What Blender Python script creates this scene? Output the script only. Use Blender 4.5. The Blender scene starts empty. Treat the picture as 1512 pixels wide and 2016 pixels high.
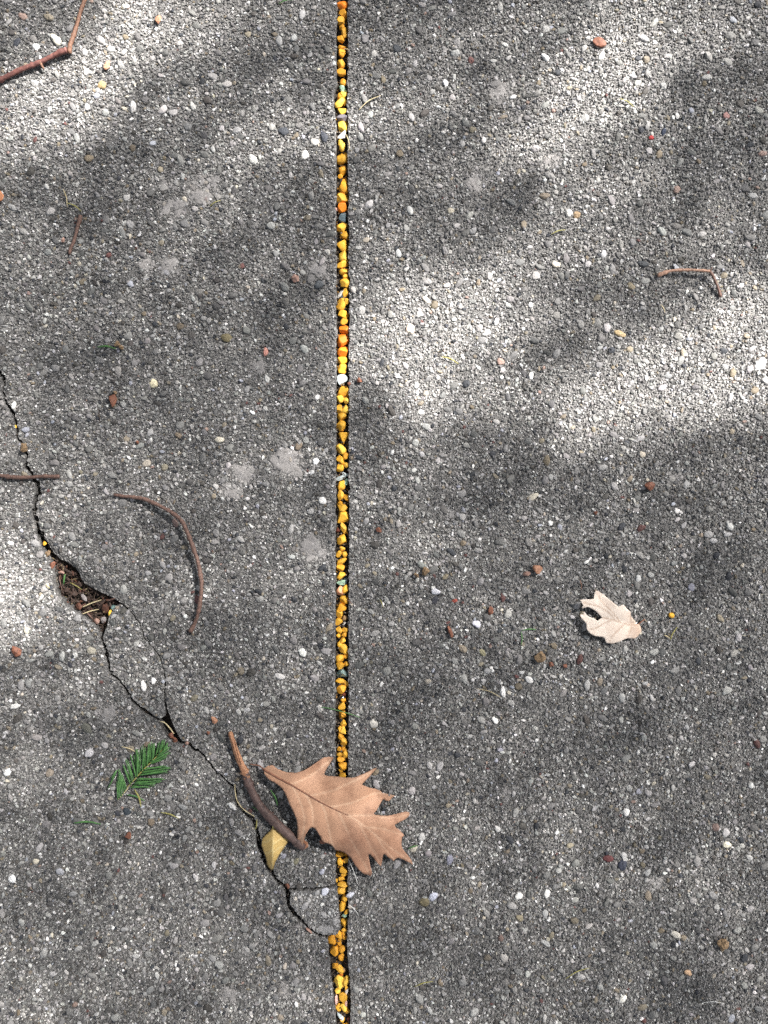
import bpy, bmesh, math, random
import numpy as np
from mathutils import Vector, Matrix, noise
from mathutils.geometry import delaunay_2d_cdt

random.seed(7)
rng = np.random.default_rng(11)
scn = bpy.context.scene
col = scn.collection
S = 0.0005                       # metres per photograph pixel on the ground


def W(px, py, z=0.0):
    return Vector(((px - 756) * S, (1008 - py) * S, z))


# ------------------------------------------------------------ camera
CAM_H = 0.85
cam = bpy.data.cameras.new("camera")
cam.sensor_fit = 'VERTICAL'
cam.sensor_height = 24.0
cam.lens = 24.0 * CAM_H / (2016 * S)
cam.clip_start = 0.01
cam.clip_end = 200
co = bpy.data.objects.new("camera", cam)
co.location = (0, 0, CAM_H)
col.objects.link(co)
scn.camera = co

# ------------------------------------------------------------ sky, sun, exposure
SUN_EL = math.radians(46)
SUN_AZ = math.atan2(0.62, 0.78)             # direction towards the sun, counted from +X
SD = Vector((math.cos(SUN_EL) * math.cos(SUN_AZ), math.cos(SUN_EL) * math.sin(SUN_AZ), math.sin(SUN_EL)))
world = bpy.data.worlds.new("World")
scn.world = world
world.use_nodes = True
wn = world.node_tree
bg = wn.nodes["Background"]
sky = wn.nodes.new("ShaderNodeTexSky")
sky.sky_type = 'NISHITA'
sky.sun_disc = False
sky.sun_elevation = SUN_EL
sky.sun_rotation = math.pi / 2 - SUN_AZ
sky.dust_density = 3.0
hs = wn.nodes.new("ShaderNodeHueSaturation")   # mutes the sky's blue so shaded ground stays neutral
hs.inputs["Saturation"].default_value = 0.34
wn.links.new(sky.outputs[0], hs.inputs["Color"])
wn.links.new(hs.outputs[0], bg.inputs[0])
bg.inputs[1].default_value = 0.05
sl = bpy.data.lights.new("sun", 'SUN')
sl.energy = 5.0
sl.angle = math.radians(0.5)
sl.color = (1.0, 0.96, 0.91)
so = bpy.data.objects.new("sun", sl)
so.rotation_euler = SD.to_track_quat('Z', 'Y').to_euler()
so.location = SD * 30
col.objects.link(so)
vs = scn.view_settings
vs.view_transform = 'Standard'
vs.look = 'None'
vs.gamma = 1.0
vs.exposure = 2.03
scn.cycles.use_denoising = False
scn.cycles.max_bounces = 6

# ------------------------------------------------------------ materials


def mat(name):
    m = bpy.data.materials.new(name)
    m.use_nodes = True
    return m, m.node_tree, m.node_tree.nodes["Principled BSDF"]


def N(t, kind, **kw):
    n = t.nodes.new(kind)
    for k, v in kw.items():
        if k in n.inputs:
            n.inputs[k].default_value = v
        else:
            setattr(n, k, v)
    return n


def mixc(t, a, b, f=None, blend='MIX', fac=0.5):
    n = t.nodes.new("ShaderNodeMix")
    n.data_type = 'RGBA'
    n.blend_type = blend
    n.inputs[0].default_value = fac
    for sock, v in ((n.inputs[6], a), (n.inputs[7], b)):
        if isinstance(v, (tuple, list)):
            sock.default_value = (*v[:3], 1)
        else:
            t.links.new(v, sock)
    if f is not None:
        t.links.new(f, n.inputs[0])
    return n.outputs[2]


def ramp(t, src, stops, interp='LINEAR'):
    n = t.nodes.new("ShaderNodeValToRGB")
    n.color_ramp.interpolation = interp
    e = n.color_ramp.elements
    while len(e) < len(stops):
        e.new(0.5)
    for el, (p, c) in zip(e, stops):
        el.position = p
        el.color = (*c, 1) if len(c) == 3 else c
    t.links.new(src, n.inputs[0])
    return n.outputs[0]


def bump(t, bsdf, h, strength, dist):
    b = N(t, "ShaderNodeBump")
    b.inputs["Strength"].default_value = strength
    b.inputs["Distance"].default_value = dist
    t.links.new(h, b.inputs["Height"])
    t.links.new(b.outputs[0], bsdf.inputs["Normal"])


def obj_coord(t):
    return N(t, "ShaderNodeTexCoord").outputs["Object"]


# concrete: sand and cement between the stones (procedural), stones carry their own colour
PAV, t, b = mat("washed_concrete")
oc = obj_coord(t)
att = N(t, "ShaderNodeAttribute", attribute_name="Col")
v1 = N(t, "ShaderNodeTexVoronoi", Scale=520.0)
v2 = N(t, "ShaderNodeTexVoronoi", Scale=1250.0)
n1 = N(t, "ShaderNodeTexNoise", Scale=1500.0, Detail=3.0)
n2 = N(t, "ShaderNodeTexNoise", Scale=35.0, Detail=4.0)
for n in (v1, v2, n1, n2):
    t.links.new(oc, n.inputs["Vector"])
sep = N(t, "ShaderNodeSeparateColor")
t.links.new(v2.outputs["Color"], sep.inputs[0])
sep1 = N(t, "ShaderNodeSeparateColor")
t.links.new(v1.outputs["Color"], sep1.inputs[0])
fine = ramp(t, sep.outputs[0], [(0, (.022, .022, .023)), (.35, (.08, .078, .076)), (.8, (.17, .166, .16)), (1, (.5, .49, .48))])
mid = ramp(t, sep1.outputs[1], [(0, (.035, .035, .036)), (.5, (.105, .102, .10)), (.93, (.21, .205, .195)), (1, (.6, .58, .56))])
basec = mixc(t, fine, mid, fac=0.4)
mott = ramp(t, n1.outputs[0], [(.3, (.68, .68, .68)), (.7, (1.3, 1.3, 1.3))])
stone = mixc(t, att.outputs["Color"], mott, blend='MULTIPLY', fac=1.0)
both = mixc(t, stone, basec, f=att.outputs["Alpha"])
broad = ramp(t, n2.outputs[0], [(.3, (.84, .84, .85)), (.7, (1.14, 1.13, 1.12))])
fin = mixc(t, both, broad, blend='MULTIPLY', fac=1.0)
n6 = N(t, "ShaderNodeTexNoise", Scale=7.0, Detail=3.0)
t.links.new(oc, n6.inputs['Vector'])
fin = mixc(t, fin, ramp(t, n6.outputs[0], [(.3, (.88, .88, .885)), (.7, (1.12, 1.12, 1.115))]), blend='MULTIPLY', fac=1.0)
t.links.new(fin, b.inputs["Base Color"])
b.inputs["Roughness"].default_value = 0.62
b.inputs["Specular IOR Level"].default_value = 0.4
hm = N(t, "ShaderNodeMath", operation='ADD')
t.links.new(v2.outputs["Distance"], hm.inputs[0])
t.links.new(n1.outputs[0], hm.inputs[1])
bump(t, b, hm.outputs[0], 0.6, 0.0006)

# dark soil
SOIL, t, b = mat("damp_soil")
oc = obj_coord(t)
n = N(t, "ShaderNodeTexNoise", Scale=400.0, Detail=5.0)
t.links.new(oc, n.inputs["Vector"])
t.links.new(ramp(t, n.outputs[0], [(.3, (.012, .010, .009)), (.7, (.085, .068, .055))]), b.inputs["Base Color"])
b.inputs["Roughness"].default_value = 0.95
bump(t, b, n.outputs[0], 0.8, 0.002)


def stone_mat(name, c, rough=0.55, spec=0.3, var=0.2, grime=(.25, .11, .02)):
    m, t, b = mat(name)
    oc = obj_coord(t)
    oi = N(t, "ShaderNodeObjectInfo")
    h = N(t, "ShaderNodeHueSaturation")
    h.inputs["Color"].default_value = (*c, 1)
    mr = N(t, "ShaderNodeMapRange")
    mr.inputs[3].default_value = 1 - var
    mr.inputs[4].default_value = 1 + var
    t.links.new(oi.outputs["Random"], mr.inputs[0])
    t.links.new(mr.outputs[0], h.inputs["Value"])
    n = N(t, "ShaderNodeTexNoise", Scale=420.0, Detail=4.0)
    t.links.new(oc, n.inputs["Vector"])
    n3 = N(t, "ShaderNodeTexNoise", Scale=1400.0, Detail=3.0)
    t.links.new(oc, n3.inputs["Vector"])
    f = ramp(t, n.outputs[0], [(.52, (0, 0, 0)), (.8, (.5, .5, .5))])
    c2 = mixc(t, h.outputs[0], grime, f=f)
    t.links.new(c2, b.inputs["Base Color"])
    b.inputs["Roughness"].default_value = rough
    b.inputs["Specular IOR Level"].default_value = spec
    bump(t, b, n3.outputs[0], 0.22, 0.0004)
    return m


M = {
    'Y': stone_mat("golden_paint", (.76, .405, .045)),
    'A': stone_mat("amber_paint", (.70, .33, .03)),
    'L': stone_mat("bright_yellow_paint", (.86, .54, .08)),
    'O': stone_mat("orange_paint", (.76, .215, .018)),
    'P': stone_mat("peach_stone", (.72, .36, .20), rough=.6),
    'T': stone_mat("tan_stone", (.42, .26, .12), rough=.6, grime=(.15, .09, .04)),
    'K': stone_mat("pink_stone", (.66, .42, .36), rough=.6, grime=(.3, .15, .1)),
    'W': stone_mat("white_stone", (.82, .80, .76), rough=.5, grime=(.5, .45, .38)),
    'E': stone_mat("grey_stone", (.24, .22, .25), rough=.6, grime=(.1, .1, .1)),
    'B': stone_mat("brown_red_bit", (.13, .035, .02), rough=.7, grime=(.05, .02, .01)),
}


def glass_mat(name, c, tr, rough=0.12):
    m, t, b = mat(name)
    oc = obj_coord(t)
    n = N(t, "ShaderNodeTexNoise", Scale=300.0, Detail=3.0)
    t.links.new(oc, n.inputs["Vector"])
    c2 = mixc(t, [x * .55 for x in c], c, f=ramp(t, n.outputs[0], [(.38, (0, 0, 0)), (.6, (1, 1, 1))]))
    t.links.new(c2, b.inputs["Base Color"])
    b.inputs["Roughness"].default_value = rough
    b.inputs["Transmission Weight"].default_value = tr
    b.inputs["IOR"].default_value = 1.5
    return m


G_MINT = glass_mat("mint_glass", (.60, .90, .68), .25)
G_PALE = glass_mat("pale_glass", (.82, .92, .93), .2)
G_DARK = glass_mat("dark_glass", (.16, .22, .25), .3)
G_GREEN = glass_mat("green_glass", (.26, .40, .38), .35)


def leaf_mat(name, stains, cells=520.0, rough=.6, transl=0.12):
    m, t, b = mat(name)
    oc = obj_coord(t)
    att = N(t, "ShaderNodeAttribute", attribute_name="Col")
    v = N(t, "ShaderNodeTexVoronoi", Scale=cells, feature='DISTANCE_TO_EDGE')
    n = N(t, "ShaderNodeTexNoise", Scale=55.0, Detail=6.0, Roughness=.65)
    n3 = N(t, "ShaderNodeTexNoise", Scale=900.0, Detail=2.0)
    for q in (v, n, n3):
        t.links.new(oc, q.inputs["Vector"])
    net = ramp(t, v.outputs["Distance"], [(0.0, (1.16, 1.16, 1.14)), (.12, (.97, .97, .97))])
    c = mixc(t, att.outputs["Color"], net, blend='MULTIPLY', fac=.8)
    f = ramp(t, n.outputs[0], [(.5, (0, 0, 0)), (.72, (.6, .6, .6))])
    c = mixc(t, c, stains, f=f)
    sp = ramp(t, n3.outputs[0], [(.3, (.9, .9, .9)), (.7, (1.08, 1.08, 1.08))])
    c = mixc(t, c, sp, blend='MULTIPLY', fac=.7)
    t.links.new(c, b.inputs["Base Color"])
    b.inputs["Roughness"].default_value = rough
    b.inputs["Specular IOR Level"].default_value = .3
    bump(t, b, v.outputs["Distance"], 0.15, 0.0003)
    return m


LEAF = leaf_mat("dry_leaf_skin", (.17, .075, .042))
PALE = leaf_mat("bleached_leaf_skin", (.36, .26, .20))
YLEAF = leaf_mat("yellow_leaf_skin", (.40, .27, .09))


def plain(name, c1, c2, scale, rough=.7, stretch=None, bs=.4, bd=.0006):
    m, t, b = mat(name)
    oc = obj_coord(t)
    src = oc
    if stretch:
        mp = N(t, "ShaderNodeMapping")
        mp.inputs["Scale"].default_value = stretch
        t.links.new(oc, mp.inputs[0])
        src = mp.outputs[0]
    n = N(t, "ShaderNodeTexNoise", Scale=scale, Detail=5.0, Roughness=.65)
    t.links.new(src, n.inputs["Vector"])
    t.links.new(ramp(t, n.outputs[0], [(.32, c1), (.68, c2)]), b.inputs["Base Color"])
    b.inputs["Roughness"].default_value = rough
    bump(t, b, n.outputs[0], bs, bd)
    return m


BARK_RED = plain("red_brown_bark", (.06, .02, .018), (.19, .075, .06), 420)
BARK_TAN = plain("orange_tan_wood", (.07, .034, .022), (.26, .135, .085), 600, bs=.9)
BARK_BROWN = plain("brown_bark", (.05, .026, .02), (.19, .11, .085), 500)
BARK_DARK = plain("dark_bark", (.035, .02, .018), (.12, .075, .065), 260)
WOOD = plain("split_wood", (.15, .06, .03), (.46, .24, .13), 600)
GREEN = plain("green_needle", (.026, .085, .024), (.085, .215, .055), 400, rough=.5)
OLIVE = plain("olive_stem", (.16, .15, .04), (.34, .31, .10), 400)
STRAW = plain("straw_stem", (.38, .30, .16), (.62, .54, .34), 400)
WHITEF = plain("white_fibre", (.6, .6, .58), (.8, .8, .78), 400)
RUST = plain("rust_bark", (.06, .022, .014), (.26, .10, .055), 600)
ORANGE_BIT = plain("orange_bark", (.18, .08, .045), (.44, .23, .14), 600)
TANBIT = plain("tan_crumb", (.05, .03, .016), (.33, .22, .12), 900)
DARKBIT = plain("dark_litter", (.015, .01, .008), (.075, .042, .03), 500)
PINKBIT = plain("pink_chip", (.18, .09, .07), (.38, .25, .20), 600)
GREYBIT = plain("grey_flake", (.14, .12, .12), (.32, .29, .28), 500)

BARK_THIN = plain('thin_tan_bark', (.16, .085, .055), (.46, .28, .20), 600)
BARKS = (BARK_THIN, BARK_RED, BARK_TAN, BARK_BROWN, BARK_DARK, WOOD)

# ------------------------------------------------------------ mesh helpers


def tag(o, label=None, cat=None, group=None, kind=None):
    if label:
        o["label"] = label
    if cat:
        o["category"] = cat
    if group:
        o["group"] = group
    if kind:
        o["kind"] = kind
    return o


def mesh_obj(name, verts, faces, m, parent=None, smooth=True, loc=None):
    me = bpy.data.meshes.new(name)
    me.from_pydata([tuple(v) for v in verts], [], faces)
    me.materials.append(m)
    if smooth:
        me.polygons.foreach_set("use_smooth", [True] * len(me.polygons))
    me.update()
    o = bpy.data.objects.new(name, me)
    if loc is not None:
        o.location = loc
    o.parent = parent
    col.objects.link(o)
    return o


def empty(name, loc):
    o = bpy.data.objects.new(name, None)
    o.location = loc
    o.empty_display_size = .01
    col.objects.link(o)
    return o


def spline(pts, step):
    """Catmull-Rom through points (any dimension) at about the given step."""
    P = [np.array(p, float) for p in pts]
    P = [2 * P[0] - P[1]] + P + [2 * P[-1] - P[-2]]
    out = []
    for i in range(1, len(P) - 2):
        n = max(2, int(np.linalg.norm((P[i + 1] - P[i])[:2]) / step))
        for k in range(n):
            u = k / n
            out.append(.5 * (2 * P[i] + (P[i + 1] - P[i - 1]) * u + (2 * P[i - 1] - 5 * P[i] + 4 * P[i + 1] - P[i + 2]) * u * u
                             + (3 * P[i] - P[i - 1] - 3 * P[i + 1] + P[i + 2]) * u ** 3))
    out.append(P[-2])
    return np.array(out)


def tube(pts, radii, seg=8, rough=0.12, seed=0, flat=1.0):
    """tube through 3-D points (metres); returns verts, faces"""
    r_ = random.Random(seed)
    V, F = [], []
    n = len(pts)
    for i in range(n):
        a = Vector(pts[max(0, i - 1)])
        c = Vector(pts[min(n - 1, i + 1)])
        d = (c - a).normalized()
        u = d.cross(Vector((0, 0, 1)))
        if u.length < 1e-4:
            u = Vector((1, 0, 0))
        u.normalize()
        w = u.cross(d).normalized()
        for k in range(seg):
            an = 2 * math.pi * k / seg
            rr = radii[i] * (1 + rough * (r_.random() * 2 - 1))
            V.append(Vector(pts[i]) + u * math.cos(an) * rr + w * math.sin(an) * rr * flat)
    for i in range(n - 1):
        for k in range(seg):
            k2 = (k + 1) % seg
            F.append((i * seg + k, i * seg + k2, (i + 1) * seg + k2, (i + 1) * seg + k))
    F.append(tuple(range(seg - 1, -1, -1)))
    F.append(tuple((n - 1) * seg + k for k in range(seg)))
    return V, F


def path3(pp, step=6):
    """[(px,py,z_mm,r_px)...] -> points in metres, radii in metres"""
    q = spline(pp, step)
    pts = [W(a[0], a[1], a[2] * .001) for a in q]
    return pts, [max(a[3], .15) * S for a in q]


def tube_obj(name, pp, m, parent=None, seg=8, rough=.12, seed=0, step=6, flat=1.0, world=True):
    pts, rr = path3(pp, step)
    base = pts[0].copy()
    base.z = 0
    if parent is not None:
        base = parent.location.copy()
    if m in BARKS:
        rr = [r * (1 + .28 * max(0, noise.noise(Vector((i * .31, seed * 3.7, 0)))) + (.30 if (i + seed * 5) % 17 == 0 else 0)) for i, r in enumerate(rr)]
    V, F = tube([p - base for p in pts], rr, seg, rough, seed, flat)
    return mesh_obj(name, V, F, m, parent, loc=base if parent is None else (0, 0, 0))


def join(lists):
    V, F = [], []
    for v, f in lists:
        o = len(V)
        V += list(v)
        F += [tuple(i + o for i in q) for q in f]
    return V, F


def ico(sub):
    bm = bmesh.new()
    bmesh.ops.create_icosphere(bm, subdivisions=sub, radius=1)
    v = np.array([tuple(x.co) for x in bm.verts])
    f = [tuple(x.index for x in q.verts) for q in bm.faces]
    bm.free()
    return v, f


ICO3, ICO3F = ico(4)
ICO2, ICO2F = ico(3)


def pebble_shape(rs, cuts=9, lo=.62, hi=.92, rough=.05, hires=True, tri=False):
    v = (ICO3 if hires else ICO2).copy()
    if tri:
        a0 = rs.random() * 6.28
        for k in range(3):
            a = a0 + k * 2.094
            n = np.array([math.cos(a), math.sin(a), .15])
            n /= np.linalg.norm(n)
            v -= np.maximum(0, v @ n - .52)[:, None] * n
    for k in range(cuts):
        n = rs.normal(size=3)
        n /= np.linalg.norm(n)
        d = lo + (hi - lo) * rs.random()
        v -= np.maximum(0, v @ n - d)[:, None] * n * .97
    off = rs.random(3) * 50
    nz = np.array([noise.fractal(Vector(p * 1.3 + off), .9, 2.1, 3 if rough < .1 else 5) for p in v])
    v *= (1 + rough * 1.6 * nz)[:, None]
    v -= (v.max(0) + v.min(0)) / 2
    v /= (v.max(0) - v.min(0)) / 2
    return v


# ------------------------------------------------------------ the slabs: outlines in photograph pixels
def densify(pts, step=5, jit=.9, seed=3):
    r_ = np.random.default_rng(seed)
    out = []
    for a, b_ in zip(pts[:-1], pts[1:]):
        a = np.array(a, float)
        b_ = np.array(b_, float)
        L = np.linalg.norm(b_ - a)
        n = max(1, min(400, int(L / step)))
        for k in range(n):
            p = a + (b_ - a) * k / n
            out.append(p + r_.normal(size=len(p)) * jit * (1 if k else .4))
    out.append(np.array(pts[-1], float))
    return np.array(out)


def sides(pts, hw, seed, step=4.5, jit=.8):
    """pts centre line; returns the side to the left of travel seen on the picture and the one to the right"""
    c = densify([(*p, h) for p, h in zip(pts, hw)], step, 0, seed)
    r_ = np.random.default_rng(seed)
    c[1:-1, :2] += r_.normal(size=(len(c) - 2, 2)) * jit
    d = np.gradient(c[:, :2], axis=0)
    d /= np.linalg.norm(d, axis=1)[:, None]
    nrm = np.stack([-d[:, 1], d[:, 0]], 1)      # travelling down the picture this points to smaller x
    h = c[:, 2:3]
    A = c[:, :2] + nrm * h * (1 + .35 * r_.normal(size=(len(c), 1)).clip(-1.5, 1.5))
    B = c[:, :2] - nrm * h * (1 + .35 * r_.normal(size=(len(c), 1)).clip(-1.5, 1.5))
    return A, B


crA = [(-400, 640), (-150, 668), (-50, 700), (0, 732), (10, 750), (4, 770), (15, 796), (29, 820), (32, 843), (36, 866), (46, 880), (52, 895),
       (51, 919), (65, 936), (74, 956), (76, 971), (68, 988), (66, 1015), (77, 1041), (83, 1061)]
cavO = [(97, 1062), (108, 1076), (122, 1088), (140, 1101), (152, 1114), (166, 1130), (184, 1139), (206, 1151), (226, 1163), (243, 1176)]
hwA = [2,  2, 1.6, 1.5, 1.8, 1.4, 1.6, 1.8, 1.6, 1.3, 1.5, 1.4, 1.6, 1.6, 2.4, 2.8, 2.4, 2.6, 3.0, 3.4]
cavL = [(84, 1082), (93, 1100), (103, 1122), (104, 1140), (106, 1157), (110, 1170), (118, 1180), (140, 1200), (163, 1215), (186, 1233), (198, 1252)]
cavR = [(91, 1067), (100, 1084), (111, 1098), (137, 1114), (150, 1126), (157, 1142), (168, 1154), (190, 1166), (208, 1174), (230, 1185)]
crB = [(200, 1256), (201, 1263), (209, 1284), (213, 1310), (220, 1330), (237, 1339), (251, 1360), (263, 1384), (292, 1405)]
hwB = [1.8, 1.4, 2.6, 1.4, 1.8, 1.3, 1.8, 1.7, 2.2]
opL = [(305, 1415), (313, 1425), (319, 1440), (330, 1452), (342, 1461), (357, 1466)]
crC = [(360, 1463), (380, 1470), (397, 1484), (420, 1513), (447, 1539), (463, 1553), (469, 1589), (482, 1603), (496, 1612), (505, 1635),
       (510, 1660), (521, 1691), (530, 1716), (550, 1739), (562, 1749)]
hwC = [2.2, 2.0, 1.7, 1.2, 1.1, 1.4, 1.6, 1.8, 2.2, 2.2, 2.6, 2.4, 2.4, 2.2, 2.4]
crD = [(565, 1753), (567, 1770), (573, 1791), (584, 1804), (605, 1824), (624, 1840), (643, 1845)]
hwD = [4.0, 4.2, 4.4, 3.2, 1.8, 2.0, 2.2]
hair = [(246, 1194), (262, 1210), (275, 1228), (285, 1256), (298, 1272), (311, 1287), (320, 1310), (325, 1339), (324, 1375), (327, 1394)]
hwH = [1.8, 1.2, 1.0, 1.1, 1.1, 1.2, 1.1, 1.2, 1.3, 1.8]
horiz = [(570, 1751), (605, 1750), (632, 1749), (648, 1746), (663, 1741)]
hwZ = [3.0, 2.3, 2.0, 2.2, 2.6]

hwA = [h * 1.9 for h in hwA]
hwB = [h * 1.75 for h in hwB]
hwC = [h * 1.4 for h in hwC]
hwD = [h * 1.4 for h in hwD]
A1, A2 = sides(crA, hwA, 1, jit=1.2)
B1, B2 = sides(crB, hwB, 2, jit=1.3)
hwC = [h * 1.25 for h in hwC]
C1, C2 = sides(crC, hwC, 3, jit=1.3)
D1, D2 = sides(crD, hwD, 4)
H1, H2 = sides(hair, hwH, 5, jit=.5)
Z1, Z2 = sides(horiz, hwZ, 6, jit=.5)   # Z1 below/above sorted out below
if Z1[:, 1].mean() < Z2[:, 1].mean():
    Zup, Zdn = Z1, Z2
else:
    Zup, Zdn = Z2, Z1
FAR = 7000
jl_up = densify([(661, 1738), (660, 1640), (660, 1420), (660.5, 1200), (661, 1000), (662, 800), (662, 620), (662, 420), (661, 230), (657, 205), (657, 190),
                 (662, 170), (662, 0), (662, -300)], 6, .95, 21)
jl_dn = densify([(645, 1846), (646, 1880), (651, 1925), (656, 1960), (660, 1990), (661, 2016), (662, 2400)], 7, .6, 22)
jr = densify([(686, -300), (685, 0), (684.5, 200), (686, 420), (688, 560), (687, 800), (687, 1100), (686, 1400), (685.5, 1640), (686, 1800), (683, 1860),
              (689, 1925), (690, 1960), (690, 2016), (688, 2400)], 6, .95, 23)


for e_, q_ in ((jl_up, 0), (jl_dn, 5), (jr, 9)):
    e_[:, 0] += [1.5 * noise.noise(Vector((y * .022, q_, 0))) + 1.1 * noise.noise(Vector((y * .09, q_, 4))) for y in e_[:, 1]]


def cat(*a):
    return np.concatenate([np.asarray(x, float).reshape(-1, 2) for x in a])


P1 = cat([(-FAR, 640)], A1, densify(cavL, 5, 1.1, 31), B1, densify(opL, 5, .8, 32), C1, D1, jl_dn, [(662, FAR + 2000), (-FAR, FAR + 2000)])
cavRd = densify(cavR, 5, 1.2, 33)
P2 = cat([(-FAR, 634)], A2, densify(cavO, 5, 1.0, 34), H2, [(333, 1404), (338, 1420), (345, 1437), (352, 1450)], C2, Zup, jl_up, [(662, -FAR), (-FAR, -FAR)])
P3 = cat([(236, 1189), (228, 1193), (215, 1213), (211, 1233), (205, 1248)], B2, [(306, 1411), (316, 1415), (326, 1408)], H1[::-1])
P4 = cat([(571, 1757)], Zdn, [(666, 1770), (668, 1800), (669, 1830), (664, 1839), (646, 1841)], D2[::-1][1:])
P5 = cat([(688, -FAR)], jr, [(688, FAR + 2000), (FAR, FAR + 2000), (FAR, -FAR)])
slabs = [(P1, -.0004), (P2, 0.0), (P3, .0006), (P4, .0006), (P5, 0.0)]

# rasters (half a photograph pixel each) used to hand the stones to their slab
X0, Y0, RS = -170, -190, 2
NXr, NYr = (1512 + 340) * RS, (2016 + 380) * RS
owner = np.full((NYr, NXr), -1, np.int8)


def raster(poly):
    g = np.zeros((NYr, NXr + 1), bool)
    x = (poly[:, 0] - X0) * RS
    y = (poly[:, 1] - Y0) * RS
    for i in range(len(poly)):
        xa, ya, xb, yb = x[i], y[i], x[(i + 1) % len(x)], y[(i + 1) % len(x)]
        if ya == yb:
            continue
        if ya > yb:
            xa, ya, xb, yb = xb, yb, xa, ya
        r0, r1 = max(0, math.ceil(ya - .5)), min(NYr - 1, math.ceil(yb - .5) - 1)
        if r1 < r0:
            continue
        rows = np.arange(r0, r1 + 1)
        xi = np.clip(np.round(xa + (rows + .5 - ya) / (yb - ya) * (xb - xa)), 0, NXr).astype(int)
        np.logical_xor.at(g, (rows, xi), True)
    return np.logical_xor.accumulate(g, axis=1)[:, :NXr]


for i, (p, z) in enumerate(slabs):
    owner[raster(p)] = i

# ------------------------------------------------------------ stones set in the concrete
patches = [(210, 1405, 22), (622, 535, 22), (330, 528, 26), (290, 522, 16), (395, 372, 34), (340, 410, 26), (425, 360, 14), (330, 365, 14), (618, 1078, 34), (570, 912, 34), (478, 930, 26),
           (455, 965, 20), (937, 362, 22), (985, 182, 26), (455, 1960, 20), (640, 1832, 17), (658, 1812, 13),
           (1085, 318, 18), (505, 720, 20), (1330, 940, 14), (315, 1392, 9), (1290, 1740, 14), (1000, 1560, 14), (885, 1010, 14), (560, 1950, 14), (480, 1880, 12)]

PAL = np.array([(.10, .099, .098), (.16, .158, .155), (.22, .216, .211), (.30, .295, .288), (.37, .365, .355), (.64, .635, .62), (.034, .037, .044), (.065, .06, .055),
                (.22, .19, .145), (.17, .14, .10), (.28, .20, .17), (.12, .055, .05), (.32, .33, .37), (.46, .42, .35)])
WT = {'big': [.14, .18, .18, .16, .10, .018, .045, .06, .045, .025, .005, .004, .008, .006],
      'mid': [.14, .18, .19, .15, .09, .028, .05, .06, .025, .012, .003, .003, .008, .008],
      'small': [.15, .18, .17, .14, .09, .068, .055, .06, .012, .006, .002, .002, .005, .006]}

_extra = [(1497, 717, 12, (.80, .79, .77)), (302, 755, 9, (.66, .60, .42)), (990, 1362, 8, (.78, .77, .75)), (975, 1418, 7, (.76, .75, .72)), (622, 1308 - 400, 7, (.7, .7, .7)),
          (600, 305, 9, (.72, .70, .66)), (498, 314, 9, (.5, .5, .48)), (558, 258, 10, (.045, .05, .06)), (523, 693, 7, (.52, .25, .2)), (446, 665, 10, (.13, .11, .06)),
          (620, 280, 8, (.66, .64, .6)), (1220, 657, 9, (.42, .32, .18)), (1135, 424, 8, (.28, .2, .12)), (1282, 271, 5, (.35, .03, .03)), (1430, 228, 7, (.24, .13, .12)),
          (1120, 420, 8, (.5, .49, .46)), (1306, 260, 6, (.03, .04, .07)), (808, 648, 10, (.62, .5, .4)), (895, 1183, 5, (.3, .07, .05)), (856, 1182, 8, (.05, .05, .06)),
          (857, 1165, 8, (.6, .6, .64)), (938, 1228, 8, (.62, .62, .7)), (853, 1765, 9, (.62, .64, .74)), (835, 1776, 10, (.2, .17, .1)), (885, 1693, 9, (.26, .26, .32)),
          (1022, 1764, 8, (.72, .71, .68)), (1077, 1758, 8, (.70, .69, .66)), (1197, 1690, 9, (.12, .04, .04)), (1225, 1703, 10, (.035, .04, .06)), (1233, 1598, 8, (.66, .65, .63)),
          (1330, 1840, 9, (.6, .57, .5)), (1226, 1967, 8, (.68, .67, .62)), (1355, 1915, 7, (.6, .4, .25)), (640, 1755, 8, (.6, .62, .72)), (690, 1762, 7, (.62, .63, .7)),
          (176, 1482, 9, (.46, .45, .46)), (283, 1350, 8, (.72, .71, .7)), (303, 1340, 6, (.78, .77, .75)), (170, 1434, 11, (.13, .13, .11)), (250, 1598, 8, (.03, .04, .05)),
          (635, 985, 8, (.72, .71, .69)), (614, 340 + 590, 5, (.5, .5, .5)), (638, 270, 9, (.05, .055, .07)), (628, 560, 9, (.10, .11, .12)), (695, 570, 7, (.4, .38, .36)),
          (110, 78, 11, (.58, .56, .48)), (71, 92, 7, (.8, .8, .78)), (200, 168, 9, (.36, .27, .14)), (33, 84, 8, (.06, .065, .08)), (262, 211, 9, (.5, .49, .48)),
          (735, 1425, 9, (.5, .48, .44)), (630, 1395, 7, (.55, .53, .5)), (320, 1393, 17, (.20, .21, .23)), (1042, 1338, 8, (.70, .69, .67)), (950, 1285, 7, (.26, .24, .15)),
          (742, 1640, 7, (.46, .46, .5)), (620, 1628, 7, (.2, .2, .21)), (583, 1696, 6, (.2, .19, .13)), (634, 1716, 6, (.42, .43, .5)), (30, 1390, 8, (.6, .6, .58)), (14, 1520, 8, (.6, .6, .6))]


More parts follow.
